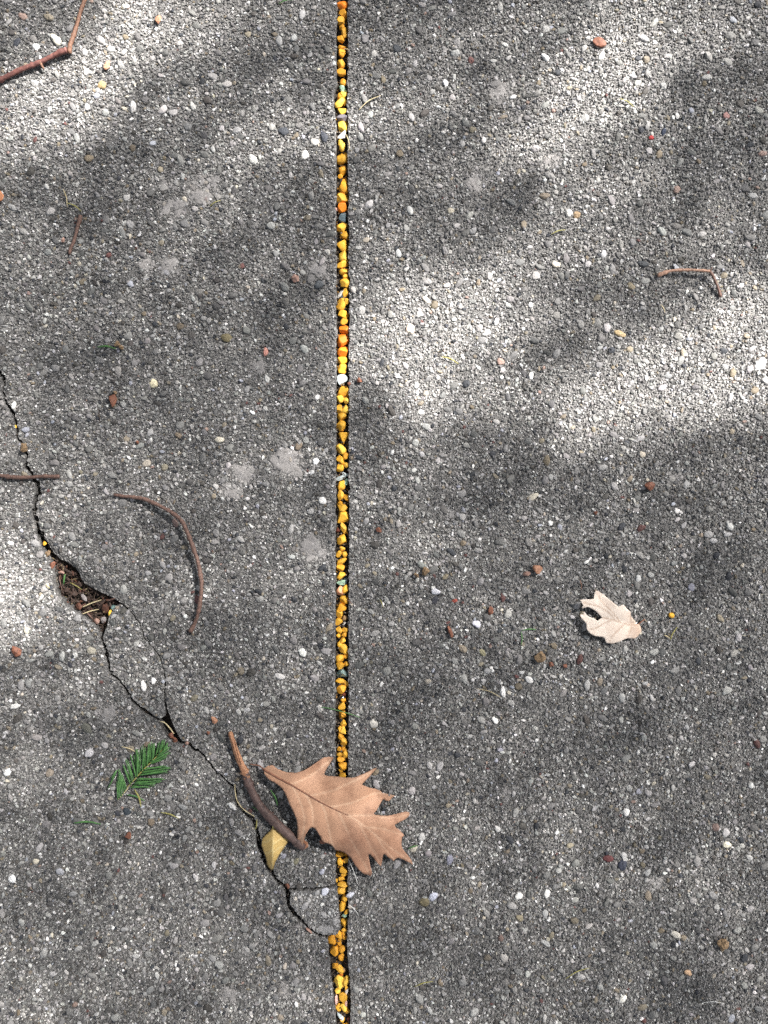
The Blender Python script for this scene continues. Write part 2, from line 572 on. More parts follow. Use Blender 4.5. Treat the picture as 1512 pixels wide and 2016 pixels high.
def layer(cell, prob, r0, r1, kind, seed):
    r_ = np.random.default_rng(seed)
    nx, ny = int((1512 + 330) / cell), int((2016 + 370) / cell)
    gx, gy = np.meshgrid(np.arange(nx), np.arange(ny))
    fx, fy = gx * cell, gy * cell
    den = np.sin(fx * .013 + 1.3 * np.sin(fy * .009)) * np.sin(fy * .017 + 1.7 * np.sin(fx * .011 + 2)) + .6 * np.sin(fx * .041 + 2 * np.sin(fy * .027)) * np.sin(fy * .037 + 1.4)
    keep = r_.random(gx.shape) < prob * (1 + (.30 if kind != 'small' else .16) * den)
    gx, gy = gx[keep], gy[keep]
    n = len(gx)
    x = -165 + (gx + r_.random(n)) * cell
    y = -185 + (gy + r_.random(n)) * cell
    r = r0 + (r1 - r0) * r_.random(n) ** 1.7
    c = PAL[r_.choice(len(PAL), n, p=np.array(WT[kind]) / sum(WT[kind]))]
    c = c * (1 + .17 * r_.normal(size=(n, 1)).clip(-2, 2)) * (1 + .015 * r_.normal(size=(n, 3)))
    return x, y, r, c.clip(.01, .82)


big = layer(26, .42, 4.3, 8.5, 'big', 101)
ex = np.array([e[:3] for e in _extra], float)
exc = np.array([e[3] for e in _extra])
d = np.min(np.hypot(big[0][:, None] - ex[:, 0], big[1][:, None] - ex[:, 1]) - ex[:, 2] - big[2][:, None], axis=1)
k = d > 0
big = tuple(a[k] for a in big)
# thin out overlaps among the big ones
o = np.argsort(-big[2])
big = tuple(a[o] for a in big)
acc = np.ones(len(o), bool)
P = np.stack(big[:2], 1)
for i in range(len(o)):
    if acc[i]:
        near = np.hypot(P[i + 1:, 0] - P[i, 0], P[i + 1:, 1] - P[i, 1]) < (big[2][i] + big[2][i + 1:]) * .95
        acc[i + 1:][near] = False
big = tuple(a[acc] for a in big)
big = (np.r_[big[0], ex[:, 0]], np.r_[big[1], ex[:, 1]], np.r_[big[2], ex[:, 2] * .95], np.r_[big[3], exc])

cover = np.zeros((NYr, NXr), bool)


def splat(x, y, r):
    for xi, yi, ri in zip((x - X0) * RS, (y - Y0) * RS, r * RS):
        a, b_ = int(ri) + 1, None
        x0, x1, y0, y1 = int(xi) - a, int(xi) + a + 1, int(yi) - a, int(yi) + a + 1
        if x0 < 0 or y0 < 0 or x1 > NXr or y1 > NYr:
            continue
        yy, xx = np.ogrid[y0:y1, x0:x1]
        cover[y0:y1, x0:x1] |= (xx - xi) ** 2 + (yy - yi) ** 2 < ri * ri


def free(L):
    xi = ((L[0] - X0) * RS).astype(int).clip(0, NXr - 1)
    yi = ((L[1] - Y0) * RS).astype(int).clip(0, NYr - 1)
    k = ~cover[yi, xi]
    return tuple(a[k] for a in L)


splat(big[0], big[1], big[2] * .9)
midl = free(layer(10.5, .80, 2.5, 4.3, 'mid', 102))
splat(midl[0], midl[1], midl[2] * .75)
small = free(layer(5.4, .9, 1.5, 2.5, 'small', 103))
sand = free(layer(3.7, .85, .85, 1.4, 'small', 104))


def cap_template(rs, rings, seg, sharp):
    """an irregular stone cap: rings of vertices from the foot to the crown"""
    V, F = [], []
    ph = rs.random(4) * 6.28
    am = np.array([.10, .08, .05]) * sharp
    for j, (rad, z) in enumerate(rings):
        for k in range(seg):
            a = 2 * math.pi * (k + .35 * (rs.random() - .5) * sharp) / seg
            q = rad * (1 + am[0] * math.sin(2 * a + ph[0]) + am[1] * math.sin(3 * a + ph[1]) + am[2] * math.sin(5 * a + ph[2]) + .07 * sharp * rs.normal())
            V.append((q * math.cos(a), q * math.sin(a), z * (1 + .22 * sharp * rs.normal()) if j else z))
    top = len(V)
    V.append((.1 * rs.normal(), .1 * rs.normal(), rings[-1][1] * 1.08))
    for j in range(len(rings) - 1):
        for k in range(seg):
            k2 = (k + 1) % seg
            a, b_, c, d_ = j * seg + k, j * seg + k2, (j + 1) * seg + k2, (j + 1) * seg + k
            F += [(a, b_, c), (a, c, d_)]
    j = len(rings) - 1
    for k in range(seg):
        F.append((j * seg + k, j * seg + (k + 1) % seg, top))
    return np.array(V), np.array(F)


ts = np.random.default_rng(5)
T_big = [cap_template(ts, [(1.0, -.5), (1.0, .05), (.93, .32), (.72, .55), (.38, .68)], 14, .8) for _ in range(14)]
T_mid = [cap_template(ts, [(1.0, -.5), (.97, .15), (.62, .62)], 8, 1.2) for _ in range(14)]
T_small = [cap_template(ts, [(1.0, -.4), (.66, .60)], 6, 1.5) for _ in range(14)]
T_sand = [cap_template(ts, [(1.0, -.3), (.5, .6)], 4, 1.5) for _ in range(10)]


def build_layer(L, T, zs, zlift, asp, smooth, seed):
    r_ = np.random.default_rng(seed)
    x, y, r, c = L
    xi = ((x - X0) * RS).astype(int).clip(0, NXr - 1)
    yi = ((y - Y0) * RS).astype(int).clip(0, NYr - 1)
    own = owner[yi, xi]
    # keep stones from hanging far over an edge
    e = np.maximum(1, (r * .7 * RS)).astype(int)
    for sx, sy in ((1, 0), (-1, 0), (0, 1), (0, -1)):
        own = np.where(owner[(yi + sy * e).clip(0, NYr - 1), (xi + sx * e).clip(0, NXr - 1)] == own, own, -1)
    pale = np.zeros(len(x))
    for px, py, pr in patches:
        dd = np.hypot(x - px, (y - py) * 1.15) + 5 * np.sin(x * .23 + py) + 4 * np.sin(y * .31 + px)
        pale = np.maximum(pale, 1 / (1 + np.exp((dd - pr) / 1.6)))
    c = c * (1 - .55 * pale[:, None]) + np.array([.30, .285, .275]) * .55 * pale[:, None]
    flat = 1 - .6 * pale
    c = np.where((own == 3)[:, None], c * .72 + .14, c)
    var = r_.integers(0, len(T), len(x))
    res = {}
    for ti, (TV, TF) in enumerate(T):
        for s in range(len(slabs)):
            k = np.nonzero((var == ti) & (own == s))[0]
            if not len(k):
                continue
            n = len(k)
            an = r_.random(n) * 6.283
            ar = 1 + asp * r_.random(n)
            ax, ay = r[k] * S * np.sqrt(ar), r[k] * S / np.sqrt(ar)
            az = r[k] * S * zs * (.6 + .8 * r_.random(n)) * flat[k]
            vx = TV[None, :, 0] * ax[:, None]
            vy = TV[None, :, 1] * ay[:, None]
            tx, ty = r_.normal(size=(2, n)) * .13 * flat[k]
            vz = TV[None, :, 2] * az[:, None] + vx * tx[:, None] + vy * ty[:, None]
            ca, sa = np.cos(an)[:, None], np.sin(an)[:, None]
            wx = vx * ca - vy * sa + ((x[k] - 756) * S)[:, None]
            wy = vx * sa + vy * ca + ((1008 - y[k]) * S)[:, None]
            wz = vz + (slabs[s][1] + zlift * (.3 + r_.random(n)) * flat[k])[:, None]
            V = np.stack([wx, wy, wz], 2).reshape(-1, 3)
            F = (TF[None] + (np.arange(n) * len(TV))[:, None, None]).reshape(-1, 3)
            C = np.repeat(c[k], len(TV), 0)
            res.setdefault(s, []).append((V, F, C, smooth))
    return res


pr_ = np.random.default_rng(303)
pa = [[], [], [], []]
for px, py, pr in patches:
    for k in range(6 if pr > 15 else 3):
        a_, d_ = pr_.random() * 6.28, pr * .62 * pr_.random() ** .6
        pa[0].append(px + math.cos(a_) * d_ * 1.15)
        pa[1].append(py + math.sin(a_) * d_)
        pa[2].append(pr * (.16 + .34 * pr_.random()))
        pa[3].append(np.array([.20, .192, .19]) * (.75 + .5 * pr_.random()))
skin = tuple(np.array(a) for a in pa)
T_skin = [cap_template(ts, [(1.0, -.6), (.86, .75), (.55, 1.0)], 18, 1.3) for _ in range(8)]
parts = {i: [] for i in range(len(slabs))}
for L, T, zs, zl, asp, sm, sd in ((big, T_big, .55, .0002, .9, True, 201), (midl, T_mid, .76, .0002, .8, False, 202),
                                  (small, T_small, 1.0, .0001, .7, False, 203), (sand, T_sand, 1.05, .0, .6, False, 204),
                                  (skin, T_skin, .085, .0, .5, True, 205)):
    for s, lst in build_layer(L, T, zs, zl, asp, sm, sd).items():
        parts[s] += lst

BOT = -.05


def base_mesh(poly, z):
    n = len(poly)
    r_ = np.random.default_rng(n)
    pts = [Vector(((p[0] - 756) * S, (1008 - p[1]) * S)) for p in poly]
    res = delaunay_2d_cdt(pts, [], [list(range(n))], 1, 1e-7)
    tv, tf, orig = res[0], res[2], res[3]
    V = [(v.x, v.y, z - .00045) for v in tv]
    F = []
    for f in tf:
        for k in range(1, len(f) - 1):
            F.append((f[0], f[k], f[k + 1]))
    area = sum(pts[i].x * pts[(i + 1) % n].y - pts[(i + 1) % n].x * pts[i].y for i in range(n))
    inv = {}
    for i, o_ in enumerate(orig):
        for q in o_:
            inv[q] = i
    levels = [z - .005, z - .013, BOT]
    start = len(V)
    for lv in levels:
        for i in range(n):
            far = abs(poly[i][0]) > 3000 or abs(poly[i][1]) > 3000
            j = (0, 0) if far else r_.normal(size=2) * .00035
            V.append((pts[i].x + j[0], pts[i].y + j[1], lv + (0 if far or lv == BOT else r_.normal() * .0006)))
    prev = [inv.get(i, i) for i in range(n)]
    for li in range(len(levels)):
        cur = [start + li * n + i for i in range(n)]
        for i in range(n):
            k = (i + 1) % n
            q = (prev[i], cur[i], cur[k], prev[k]) if area > 0 else (prev[i], prev[k], cur[k], cur[i])
            F += [(q[0], q[1], q[2]), (q[0], q[2], q[3])]
        prev = cur
    return np.array(V), np.array(F)


def slope_strip():
    r_ = np.random.default_rng(71)
    o_ = spline([tuple(A2[-1])] + cavO + [tuple(H2[0])], 3)
    i_ = spline([tuple(A2[-1] + (0, 3))] + cavR + [tuple(H2[0] + (0, 2))], 3)
    n, m_ = 70, 9
    V, F = [], []
    for a in range(n + 1):
        po, pi_ = o_[int(a / n * (len(o_) - 1))], i_[int(a / n * (len(i_) - 1))]
        e = math.sin(math.pi * a / n) ** .5
        for b_ in range(m_ + 1):
            u = b_ / m_
            p = po + (pi_ - po) * u
            z = -.0005 - e * (.0045 * u ** 1.3) + (.0011 * noise.noise(Vector((p[0] * .2, p[1] * .2, 2))) + .0006 * r_.normal()) * min(1, b_)
            if b_ == m_:
                z -= .009
            V.append(W(p[0], p[1], z))
    for a in range(n):
        for b_ in range(m_):
            q = a * (m_ + 1) + b_
            F += [(q, q + 1, q + m_ + 2), (q, q + m_ + 2, q + m_ + 1)]
    V, F = np.array([tuple(v) for v in V]), np.array(F)
    nz = np.cross(V[F[:, 1]] - V[F[:, 0]], V[F[:, 2]] - V[F[:, 0]])[:, 2].sum()
    if nz < 0:
        F = F[:, ::-1]
    return V, F, np.tile(np.array([.115, .12, .13]), (len(V), 1)), 'base'


parts[1].append(slope_strip())
for s, (poly, z) in enumerate(slabs):
    V, F = base_mesh(poly, z)
    C = np.tile(np.array([.16, .155, .15]), (len(V), 1))
    al = [np.ones(len(V))]
    Vs, Fs, Cs, sm = [V], [F], [C], [np.zeros(len(F), bool)]
    off = len(V)
    for v, f, c, smt in parts[s]:
        Vs.append(v)
        Fs.append(f + off)
        Cs.append(c)
        al.append(np.full(len(v), 1. if isinstance(smt, str) else 0.))
        sm.append(np.full(len(f), smt is True))
        off += len(v)
    V, F, C = np.concatenate(Vs), np.concatenate(Fs), np.concatenate(Cs)
    A, sm = np.concatenate(al), np.concatenate(sm)
    me = bpy.data.meshes.new("pavement")
    me.vertices.add(len(V))
    me.vertices.foreach_set("co", V.astype(np.float32).ravel())
    me.loops.add(F.size)
    me.loops.foreach_set("vertex_index", F.astype(np.int32).ravel())
    me.polygons.add(len(F))
    me.polygons.foreach_set("loop_start", np.arange(0, F.size, 3, dtype=np.int32))
    me.polygons.foreach_set("use_smooth", sm)
    ca = me.color_attributes.new("Col", 'FLOAT_COLOR', 'POINT')
    ca.data.foreach_set("color", np.concatenate([C, A[:, None]], 1).astype(np.float32).ravel())
    me.materials.append(PAV)
    me.update(calc_edges=True)
    ob = bpy.data.objects.new("pavement", me)
    col.objects.link(ob)
    desc = ["grey pebble concrete left of the long crack", "grey pebble concrete between the long crack and the joint",
            "broken wedge of concrete between the crack and its thin branch", "small broken corner of concrete under the leaf beside the joint",
            "grey pebble concrete slab right of the joint"][s]
    tag(ob, desc, "pavement", None, "structure")
del parts

# soil under everything, seen in the joint and the cracks
nx, ny = 40, 400
V, F = [], []
for j in range(ny + 1):
    for i in range(nx + 1):
        px, py = 560 + i * 5, -300 + j * 7
        V.append(W(px, py, (-.0095 if px > 640 else -.0135) + .0026 * noise.noise(Vector((px * .08, py * .08, 3)))))
for j in range(ny):
    for i in range(nx):
        a = j * (nx + 1) + i
        F.append((a, a + nx + 1, a + nx + 2, a + 1))
soil = mesh_obj("soil", V, F, SOIL)
tag(soil, "dark soil at the bottom of the joint", "soil", None, "structure")
V = [(-6, -6, -.016), (6, -6, -.016), (6, 6, -.016), (-6, 6, -.016)]
tag(mesh_obj("ground", V, [(0, 1, 2, 3)], SOIL), "dark earth under the pavement", "ground", None, "structure")

# ------------------------------------------------------------ the oak overhead that casts the dappled shade (outside the frame)
# sun flecks (photograph pixels): centre, half sizes, tilt in degrees, strength of the gap
GAPS = [(230, 70, 190, 62, -42, 1.0), (110, 175, 130, 55, -35, 1.0), (40, 250, 100, 40, -20, .3), (330, 120, 130, 60, -20, .3), (420, 40, 90, 50, 0, .3),
        (620, 230, 120, 50, -25, .55), (750, 220, 110, 90, -20, .4), (560, 300, 80, 50, 20, .2), (760, 60, 160, 50, 0, .15), (590, 40, 80, 50, 0, .2),
        (1180, 140, 150, 65, -35, .87), (985, 185, 70, 45, 0, .4), (1340, 50, 130, 65, -30, .7), (1210, 270, 75, 85, -20, .5), (1050, 60, 120, 60, 0, .25), (1490, 40, 60, 50, 0, .3),
        (1130, 420, 120, 60, -35, .4), (1040, 540, 120, 60, -30, .7),
        (860, 645, 130, 80, -28, 1.05), (930, 600, 110, 60, -35, .8), (820, 700, 90, 70, 0, .8), (950, 740, 110, 45, -10, .45), (740, 590, 60, 80, 0, .35), (760, 490, 90, 50, -20, .15), (1120, 600, 90, 60, 0, .1),
        (930, 830, 150, 50, -20, .15), (830, 1040, 90, 60, 0, .18), (790, 950, 100, 80, 0, .08),
        (1430, 700, 180, 64, -16, 3.0), (1290, 775, 130, 50, -16, 1.1), (1500, 640, 90, 60, 0, .9), (1460, 560, 80, 40, -20, .15), (1390, 440, 120, 60, -20, .08), (1140, 800, 90, 40, -10, .2),
        (10, 1180, 90, 90, -10, .86), (95, 1240, 80, 36, 35, .6), (20, 1290, 60, 60, 0, .3), (0, 1080, 60, 60, 0, .5), (40, 900, 90, 90, 0, .22), (110, 1010, 90, 60, 0, .2), (40, 800, 90, 60, 0, .12),
        (480, 1070, 75, 50, -20, .22), (400, 1110, 60, 60, 0, .18), (560, 920, 80, 50, 0, .14), (390, 370, 80, 50, 0, .12), (610, 1080, 60, 50, 0, .12), (540, 1950, 160, 110, -20, .07), (40, 1980, 120, 60, 0, .06)]


def light_map(x, y):
    L = .042 + .052 / (1 + np.exp((y - 800) / 130))
    for cx, cy, sx, sy, a, s in GAPS:
        a = math.radians(a)
        u = (x - cx) * math.cos(a) + (y - cy) * math.sin(a)
        v = -(x - cx) * math.sin(a) + (y - cy) * math.cos(a)
        L = L + (s if s > .85 else .52 * s) * np.exp(-.5 * ((u / sx) ** 2 + (v / sy) ** 2) ** 1.5)
    return np.clip(L, 0, 1.0)


tr = np.random.default_rng(77)
LEAF_A = .00042                         # mean shadow area of one leaf on the ground
xr, yr = (-1000, 2700), (-1000, 3100)
TAU = 3.4
NMAX = int((xr[1] - xr[0]) * (yr[1] - yr[0]) * S * S * TAU / LEAF_A)
ii = np.arange(NMAX)
cx = xr[0] + (xr[1] - xr[0]) * ((.5 + ii * .8191725134) % 1)
cy = yr[0] + (yr[1] - yr[0]) * ((.5 + ii * .6710436067) % 1)
th = (.5 + ii * .5497004779) % 1
cx += tr.normal(size=NMAX) * 6
cy += tr.normal(size=NMAX) * 6
Lm = light_map(cx, cy)
edge = np.maximum(np.abs(cx - 756) - 1000, np.abs(cy - 1008) - 1250)
Lm = np.where(edge > 0, .12, Lm)
dens = -np.log(np.maximum(Lm, .024)) / TAU
kk = th < dens
cx, cy = cx[kk], cy[kk]
n = len(cx)
hz = 3.4 + 1.5 * tr.random(n)
gx, gy = (cx - 756) * S, (1008 - cy) * S
k_ = hz / SD.z
ctr = np.stack([gx + SD.x * k_, gy + SD.y * k_, hz], 1)
# more crown overhead, added to cut down the sky light; none of it comes between the sun and the frame
no = 15000
q = np.stack([-3.2 + 6.6 * tr.random(no), -3.2 + 6.6 * tr.random(no), 2.6 + 2.8 * tr.random(no)], 1)
px_, py_ = q[:, 0] - SD.x / SD.z * q[:, 2], q[:, 1] - SD.y / SD.z * q[:, 2]
q = q[(np.abs(px_) > .62) | (np.abs(py_) > .75)]
ctr = np.concatenate([ctr, q])
big_leaf = len(q)
n = len(ctr)
# leaves turned roughly across the sun, lobed outline
out = np.array([(0, -1), (.26, -.55), (.50, -.2), (.30, .05), (.58, .35), (.25, .6), (0, 1),
                (-.25, .6), (-.58, .35), (-.30, .05), (-.50, -.2), (-.26, -.55)])
lf = np.concatenate([out, [(0, 0)]])
e1 = Vector((0, 0, 1)).cross(SD).normalized()
e2 = SD.cross(e1).normalized()
nrm = np.array(SD)[None] + .35 * tr.normal(size=(n, 3))
nrm /= np.linalg.norm(nrm, axis=1)[:, None]
rv = tr.normal(size=(n, 3))
u = np.cross(nrm, rv)
u /= np.linalg.norm(u, axis=1)[:, None]
w = np.cross(nrm, u)
sz = .0135 + .007 * tr.random(n)
sz[-big_leaf:] *= 3.2
bend = tr.normal(size=n) * .2
V = ctr[:, None] + (u[:, None] * lf[None, :, 0:1] + w[:, None] * lf[None, :, 1:2]) * sz[:, None, None] * 1.15 \
    + nrm[:, None] * ((lf[:, 0] ** 2 + lf[:, 1] ** 2)[None] * (bend * sz)[:, None])[:, :, None]
nl = len(lf)
tf = np.array([(i, (i + 1) % 12, 12) for i in range(12)])
F = (tf[None] + (np.arange(n) * nl)[:, None, None]).reshape(-1, 3)
CANOPY = plain("green_oak_leaf", (.03, .05, .022), (.06, .09, .04), 8)
TRUNKM = plain("oak_bark", (.05, .035, .025), (.16, .12, .09), 30, stretch=(1, 1, .2), bs=.8, bd=.02)
tree = empty("oak_tree", (3.9, 1.2, 0))
tag(tree, "tall leafy oak standing outside the picture whose crown dapples the pavement", "tree")
me = bpy.data.meshes.new("crown")
Vl = V.reshape(-1, 3) - np.array(tree.location)
me.vertices.add(len(Vl))
me.vertices.foreach_set("co", Vl.astype(np.float32).ravel())
me.loops.add(F.size)
me.loops.foreach_set("vertex_index", F.astype(np.int32).ravel())
me.polygons.add(len(F))
me.polygons.foreach_set("loop_start", np.arange(0, F.size, 3, dtype=np.int32))
me.materials.append(CANOPY)
me.update(calc_edges=True)
crown = bpy.data.objects.new("crown", me)
crown.parent = tree
col.objects.link(crown)
TB = tree.location


def limb(pts, r0, r1, name="limb"):
    q = spline([(*p,) for p in pts], .15)
    rr = [r0 + (r1 - r0) * i / (len(q) - 1) for i in range(len(q))]
    V, F = tube([Vector(p) - TB for p in q], rr, 10, .08, 5)
    return mesh_obj(name, V, F, TRUNKM, tree)


def over(px, py, z):
    return (*(W(px, py) + SD * (z / SD.z)),)


limb([(3.9, 1.2, -.2), (3.85, 1.25, 1.2), (3.95, 1.35, 2.6), (3.9, 1.5, 4.2)], .17, .09, "trunk")
limb([(3.93, 1.33, 2.4), over(2300, 2700, 3.3), over(1200, 2650, 3.9), over(0, 2600, 4.3), over(-700, 2500, 4.8)], .06, .012)
limb([(3.9, 1.45, 3.6), over(2300, 1500, 4.2), over(1950, 1150, 4.5), over(1800, 500, 4.8)], .04, .006)
limb([(3.9, 1.4, 3.2), (2.4, .6, 4.2), (.6, -.3, 4.6), (-1.6, -.8, 5.0)], .06, .01)
limb([(3.9, 1.3, 2.0), (2.6, .8, 3.4), (1.0, 1.0, 4.4), (-.9, 2.4, 5.0)], .06, .01)
limb([(3.9, 1.5, 4.0), over(2500, 500, 4.6), over(2300, -300, 4.9), over(1700, -900, 5.1)], .045, .008)

# ------------------------------------------------------------ stones in the joint, read off the photograph
# origin y, zoom; then x y width height colour [angle] in zoomed pixels
J = [
 (0, 5.04, """372 20 100 80 O;385 105 82 90 A;357 183 68 68 Y;370 243 52 60 A;392 300 52 95 Y;357 362 60 65 A;373 448 80 52 A;367 505 56 85 A;357 607 66 88 Y;358 692 80 82 A;
 386 797 58 76 A;350 935 52 65 A;388 925 62 65 L;344 1003 66 110 L 35;398 985 32 65 L;372 1085 82 70 L;375 1152 100 60 E;377 1220 84 135 L;354 1400 42 62 L;
 370 1445 52 78 L;378 1545 110 112 Y;373 1672 66 92 A;350 1735 42 42 A;383 1820 84 140 A;363 1940 128 100 Y"""),
 (400, 5.04, """372 28 84 88 O;305 43 44 34 K;368 225 92 90 Y;387 305 66 82 Y -30;368 405 92 108 Y;384 508 84 104 L;368 590 100 70 Y -15;386 665 84 82 Y;402 715 48 42 Y;
 393 780 82 86 Y;402 880 56 100 Y 20;360 990 80 120 Y 25;412 965 54 56 Y;380 1093 88 82 Y;386 1168 64 56 Y;390 1243 90 88 O;380 1348 104 128 O;375 1468 90 94 O;
 374 1552 84 66 Y;372 1632 72 96 Y 15;386 1868 110 108 A;350 1938 70 66 L;412 1955 50 55 L"""),
 (800, 5.04, """340 18 52 78 Y;404 25 68 82 L 20;367 95 80 88 Y;358 188 80 98 Y;385 305 98 110 Yt;362 422 80 106 L -15;403 492 50 70 A 20;350 527 66 84 Y;408 582 54 50 Y;348 605 64 78 Y;
 362 785 64 92 Y;358 882 58 98 Y;413 908 54 64 A;350 955 38 36 A;370 1015 92 112 Yt;380 1100 105 112 Y;382 1208 50 110 Y -30;366 1325 84 102 Y;370 1418 48 48 Y;
 333 1468 54 66 Y;392 1470 54 52 Y;366 1540 96 50 Y -30;352 1602 70 70 A;358 1685 76 72 Y;350 1835 68 92 P;404 1818 54 80 Y 15;392 1930 80 84 Y"""),
 (1160, 5.04, """362 185 88 88 At;340 247 58 96 Y;395 293 42 48 T;337 330 62 68 Y;337 412 58 66 Y;402 410 58 46 Y;388 455 50 46 A;332 468 40 38 Y;370 513 62 72 Y;343 562 40 60 Y;
 384 605 78 108 Y -20;343 697 68 74 Y;402 674 42 48 A;350 768 72 74 Y;410 748 46 46 Y;349 918 80 42 Y 8;406 940 34 70 Y -50;361 1005 88 84 A;382 1110 46 40 A;365 1165 66 68 Y;
 372 1262 66 92 A;382 1340 52 66 Y;345 1400 40 64 Y;382 1410 48 76 Lt;357 1473 50 60 A;385 1527 60 82 Y;340 1600 40 46 A;381 1600 34 52 A;345 1655 50 44 Y;397 1645 54 86 Y -12;
 357 1704 70 50 A;376 1765 80 68 A;358 1812 50 40 Y;372 1870 60 60 Y"""),
 (1640, 5.36, """345 120 60 60 A;338 165 44 50 A;368 240 76 60 A;438 235 44 66 A;370 325 50 84 Y -12;440 305 84 60 Y;405 420 76 72 Y;415 467 60 46 Y;322 522 40 38 Y;390 508 60 42 Y;
 400 562 98 54 Y;385 627 84 72 Y;418 705 58 74 Y;398 792 62 112 Y 10;442 850 34 66 Y 30;411 980 64 72 Y;413 1050 50 38 Y;272 1085 54 26 A;350 1090 62 72 A;408 1088 40 40 A;
 375 1130 44 50 Y;419 1130 46 46 A;283 1165 84 115 A;359 1197 40 74 A;308 1280 80 100 A;393 1258 60 80 A;383 1343 56 72 A;320 1430 56 50 A;362 1460 56 112 Y -45;405 1482 36 48 T;
 380 1525 36 28 O;365 1605 88 138 L -10;437 1585 54 100 L 20;345 1700 50 60 L;434 1655 28 70 Y;403 1770 72 110 Y;352 1880 48 72 Y -20;405 1875 66 80 L;448 1915 46 56 Y;392 2000 44 56 Y;
 398 2080 60 60 Y;440 2060 40 44 A;360 2120 60 60 Y;400 2160 60 70 L""")]
lows = {}
stones = []
for y0, z, s in J:
    for e in s.replace("\n", "").split(";"):
        q = e.split()
        zx, zy, w_, h_ = map(float, q[:4])
        ang = float(q[5]) if len(q) > 5 else 0
        stones.append((600 + zx / z, y0 + zy / z, w_ / z, h_ / z, q[4][0], len(q[4]) > 1, ang))
stones.sort(key=lambda a: a[1])

# broken glass between the stones: x y w h angle material label
GLASS = [(674.4, 170, 19, 19, 20, G_MINT, "pale mint glass chip in the upper joint"),
         (672, 261.5, 17, 18, 0, M['W'], "white angular chip among yellow stones in the upper joint"),
         (674.5, 424.5, 15, 21, 10, G_DARK, "dark smoky glass chip in the joint below an orange stone"),
         (670.5, 577, 10, 18, 25, M['W'], "thin white sliver leaning on a yellow stone in the joint"),
         (675, 583, 12, 10, 0, G_DARK, "small dark glass bit under a thin white sliver"),
         (673.5, 746, 21, 22, -10, G_PALE, "large whitish blue glass chip, mid joint"),
         (671, 940.5, 22, 9, -12, G_PALE, "long whitish glass shard lying across the joint"),
         (679, 934.5, 13, 9, 20, G_PALE, "bluish glass shard above the long whitish shard"),
         (681, 948, 10, 14, 15, G_MINT, "pale greenish shard right of the long whitish shard"),
         (671, 1148.5, 18, 10, -10, G_MINT, "flat mint glass splinter above a peach stone"),
         (681.5, 1144, 8, 12, 0, G_DARK, "dark glass splinter beside the flat mint splinter"),
         (677, 1229.5, 8, 8, 0, M['W'], "tiny white chip beside a round yellow stone"),
         (673, 1327.5, 23, 19, 5, G_GREEN, "large grey green glass lump in the lower joint"),
         (673.5, 1376, 9, 10, 0, G_DARK, "small dark glass bit above the grass stem in the joint"),
         (681, 1510, 7, 12, 15, G_DARK, "dark glass sliver at the upper edge of the oak leaf"),
         (678.5, 1806, 11, 11, 10, G_MINT, "pale green glass chip in the joint below the oak leaf"),
         (682.5, 1957, 6, 13, 15, M['W'], "thin white sliver at the right edge of the joint, near the bottom"),
         (668.5, 2007, 9, 20, -45, G_PALE, "white glass shard at the bottom of the joint")]
MARK = [(-60, "the top edge of the photo"), (170, "the mint glass chip"), (261, "the white angular chip"), (424, "the dark smoky glass chip"), (577, "the thin white sliver"),
        (746, "the large whitish glass chip"), (941, "the long whitish glass shard"), (1148, "the flat mint glass splinter"), (1327, "the grey green glass lump"),
        (1515, "the oak leaf"), (1806, "the pale green glass chip"), (1842, "the broken concrete corner"), (2030, "the bottom edge")]
ORD = "first second third fourth fifth sixth seventh eighth ninth tenth eleventh twelfth thirteenth fourteenth fifteenth sixteenth seventeenth eighteenth nineteenth twentieth".split()
ORD += ["twenty-" + a for a in ORD[:9]] + ["thirtieth"] + ["thirty-" + a for a in ORD[:9]]
CN = {'Y': 'golden yellow', 'A': 'amber', 'L': 'bright yellow', 'O': 'orange', 'P': 'peach', 'T': 'tan', 'K': 'pink', 'E': 'grey', 'W': 'white', 'B': 'brown'}


def one_stone(name, px, py, w_, h_, c, tri, ang, top, rs, tk=None, m=None, cuts=11, rough=.05, hires=True, lo=.5, thick=None):
    rough = .03 if rough == .05 else rough
    v = pebble_shape(rs, cuts=cuts, rough=rough, tri=tri, hires=hires, lo=lo)
    rz = (thick if thick else min(w_, h_) * .5 * (.8 + .25 * rs.random())) * S
    a = -math.radians(ang)
    V = np.empty_like(v)
    x, y = v[:, 0] * w_ * .5 * S, v[:, 1] * h_ * .5 * S
    V[:, 0] = x * math.cos(a) - y * math.sin(a)
    V[:, 1] = x * math.sin(a) + y * math.cos(a)
    V[:, 2] = v[:, 2] * rz
    if tk is not None:
        top = tk + 2 * rz
    p = W(px, py, top - rz)
    return mesh_obj(name, V, ICO3F if hires else ICO2F, m or M[c], None, loc=p)


rs = np.random.default_rng(99)
mi, cnt = 0, 0
for (px, py, w_, h_, c, tri, ang) in stones:
    while mi + 1 < len(MARK) and py >= MARK[mi + 1][0]:
        mi += 1
        cnt = 0
    dip = 1.0 if py > 1845 else 0
    top = -.0009 - .0016 * rs.random() - dip * .0012 - (.0014 if min(w_, h_) < 9 else 0)
    if c in 'LO':
        top += .0006
    o = one_stone("painted_stone" if c not in 'EKT' else "loose_stone", px, py, w_ * 1.22, h_ * 1.13, c, tri, ang, top, rs)
    big_ = max(w_, h_) > 20
    sm_ = max(w_, h_) < 11.5
    shp = "triangular" if tri else ("elongated" if h_ > w_ * 1.38 else ("flat wide" if w_ > h_ * 1.38 else "rounded"))
    size = "large " if big_ else ("tiny " if sm_ else "")
    tag(o, f"{size}{CN[c]} {shp} stone, {ORD[cnt]} in the joint below {MARK[mi][1]}", "stone",
        "painted stones filling the joint" if c not in 'EKT' else "unpainted stones in the joint")
    cnt += 1
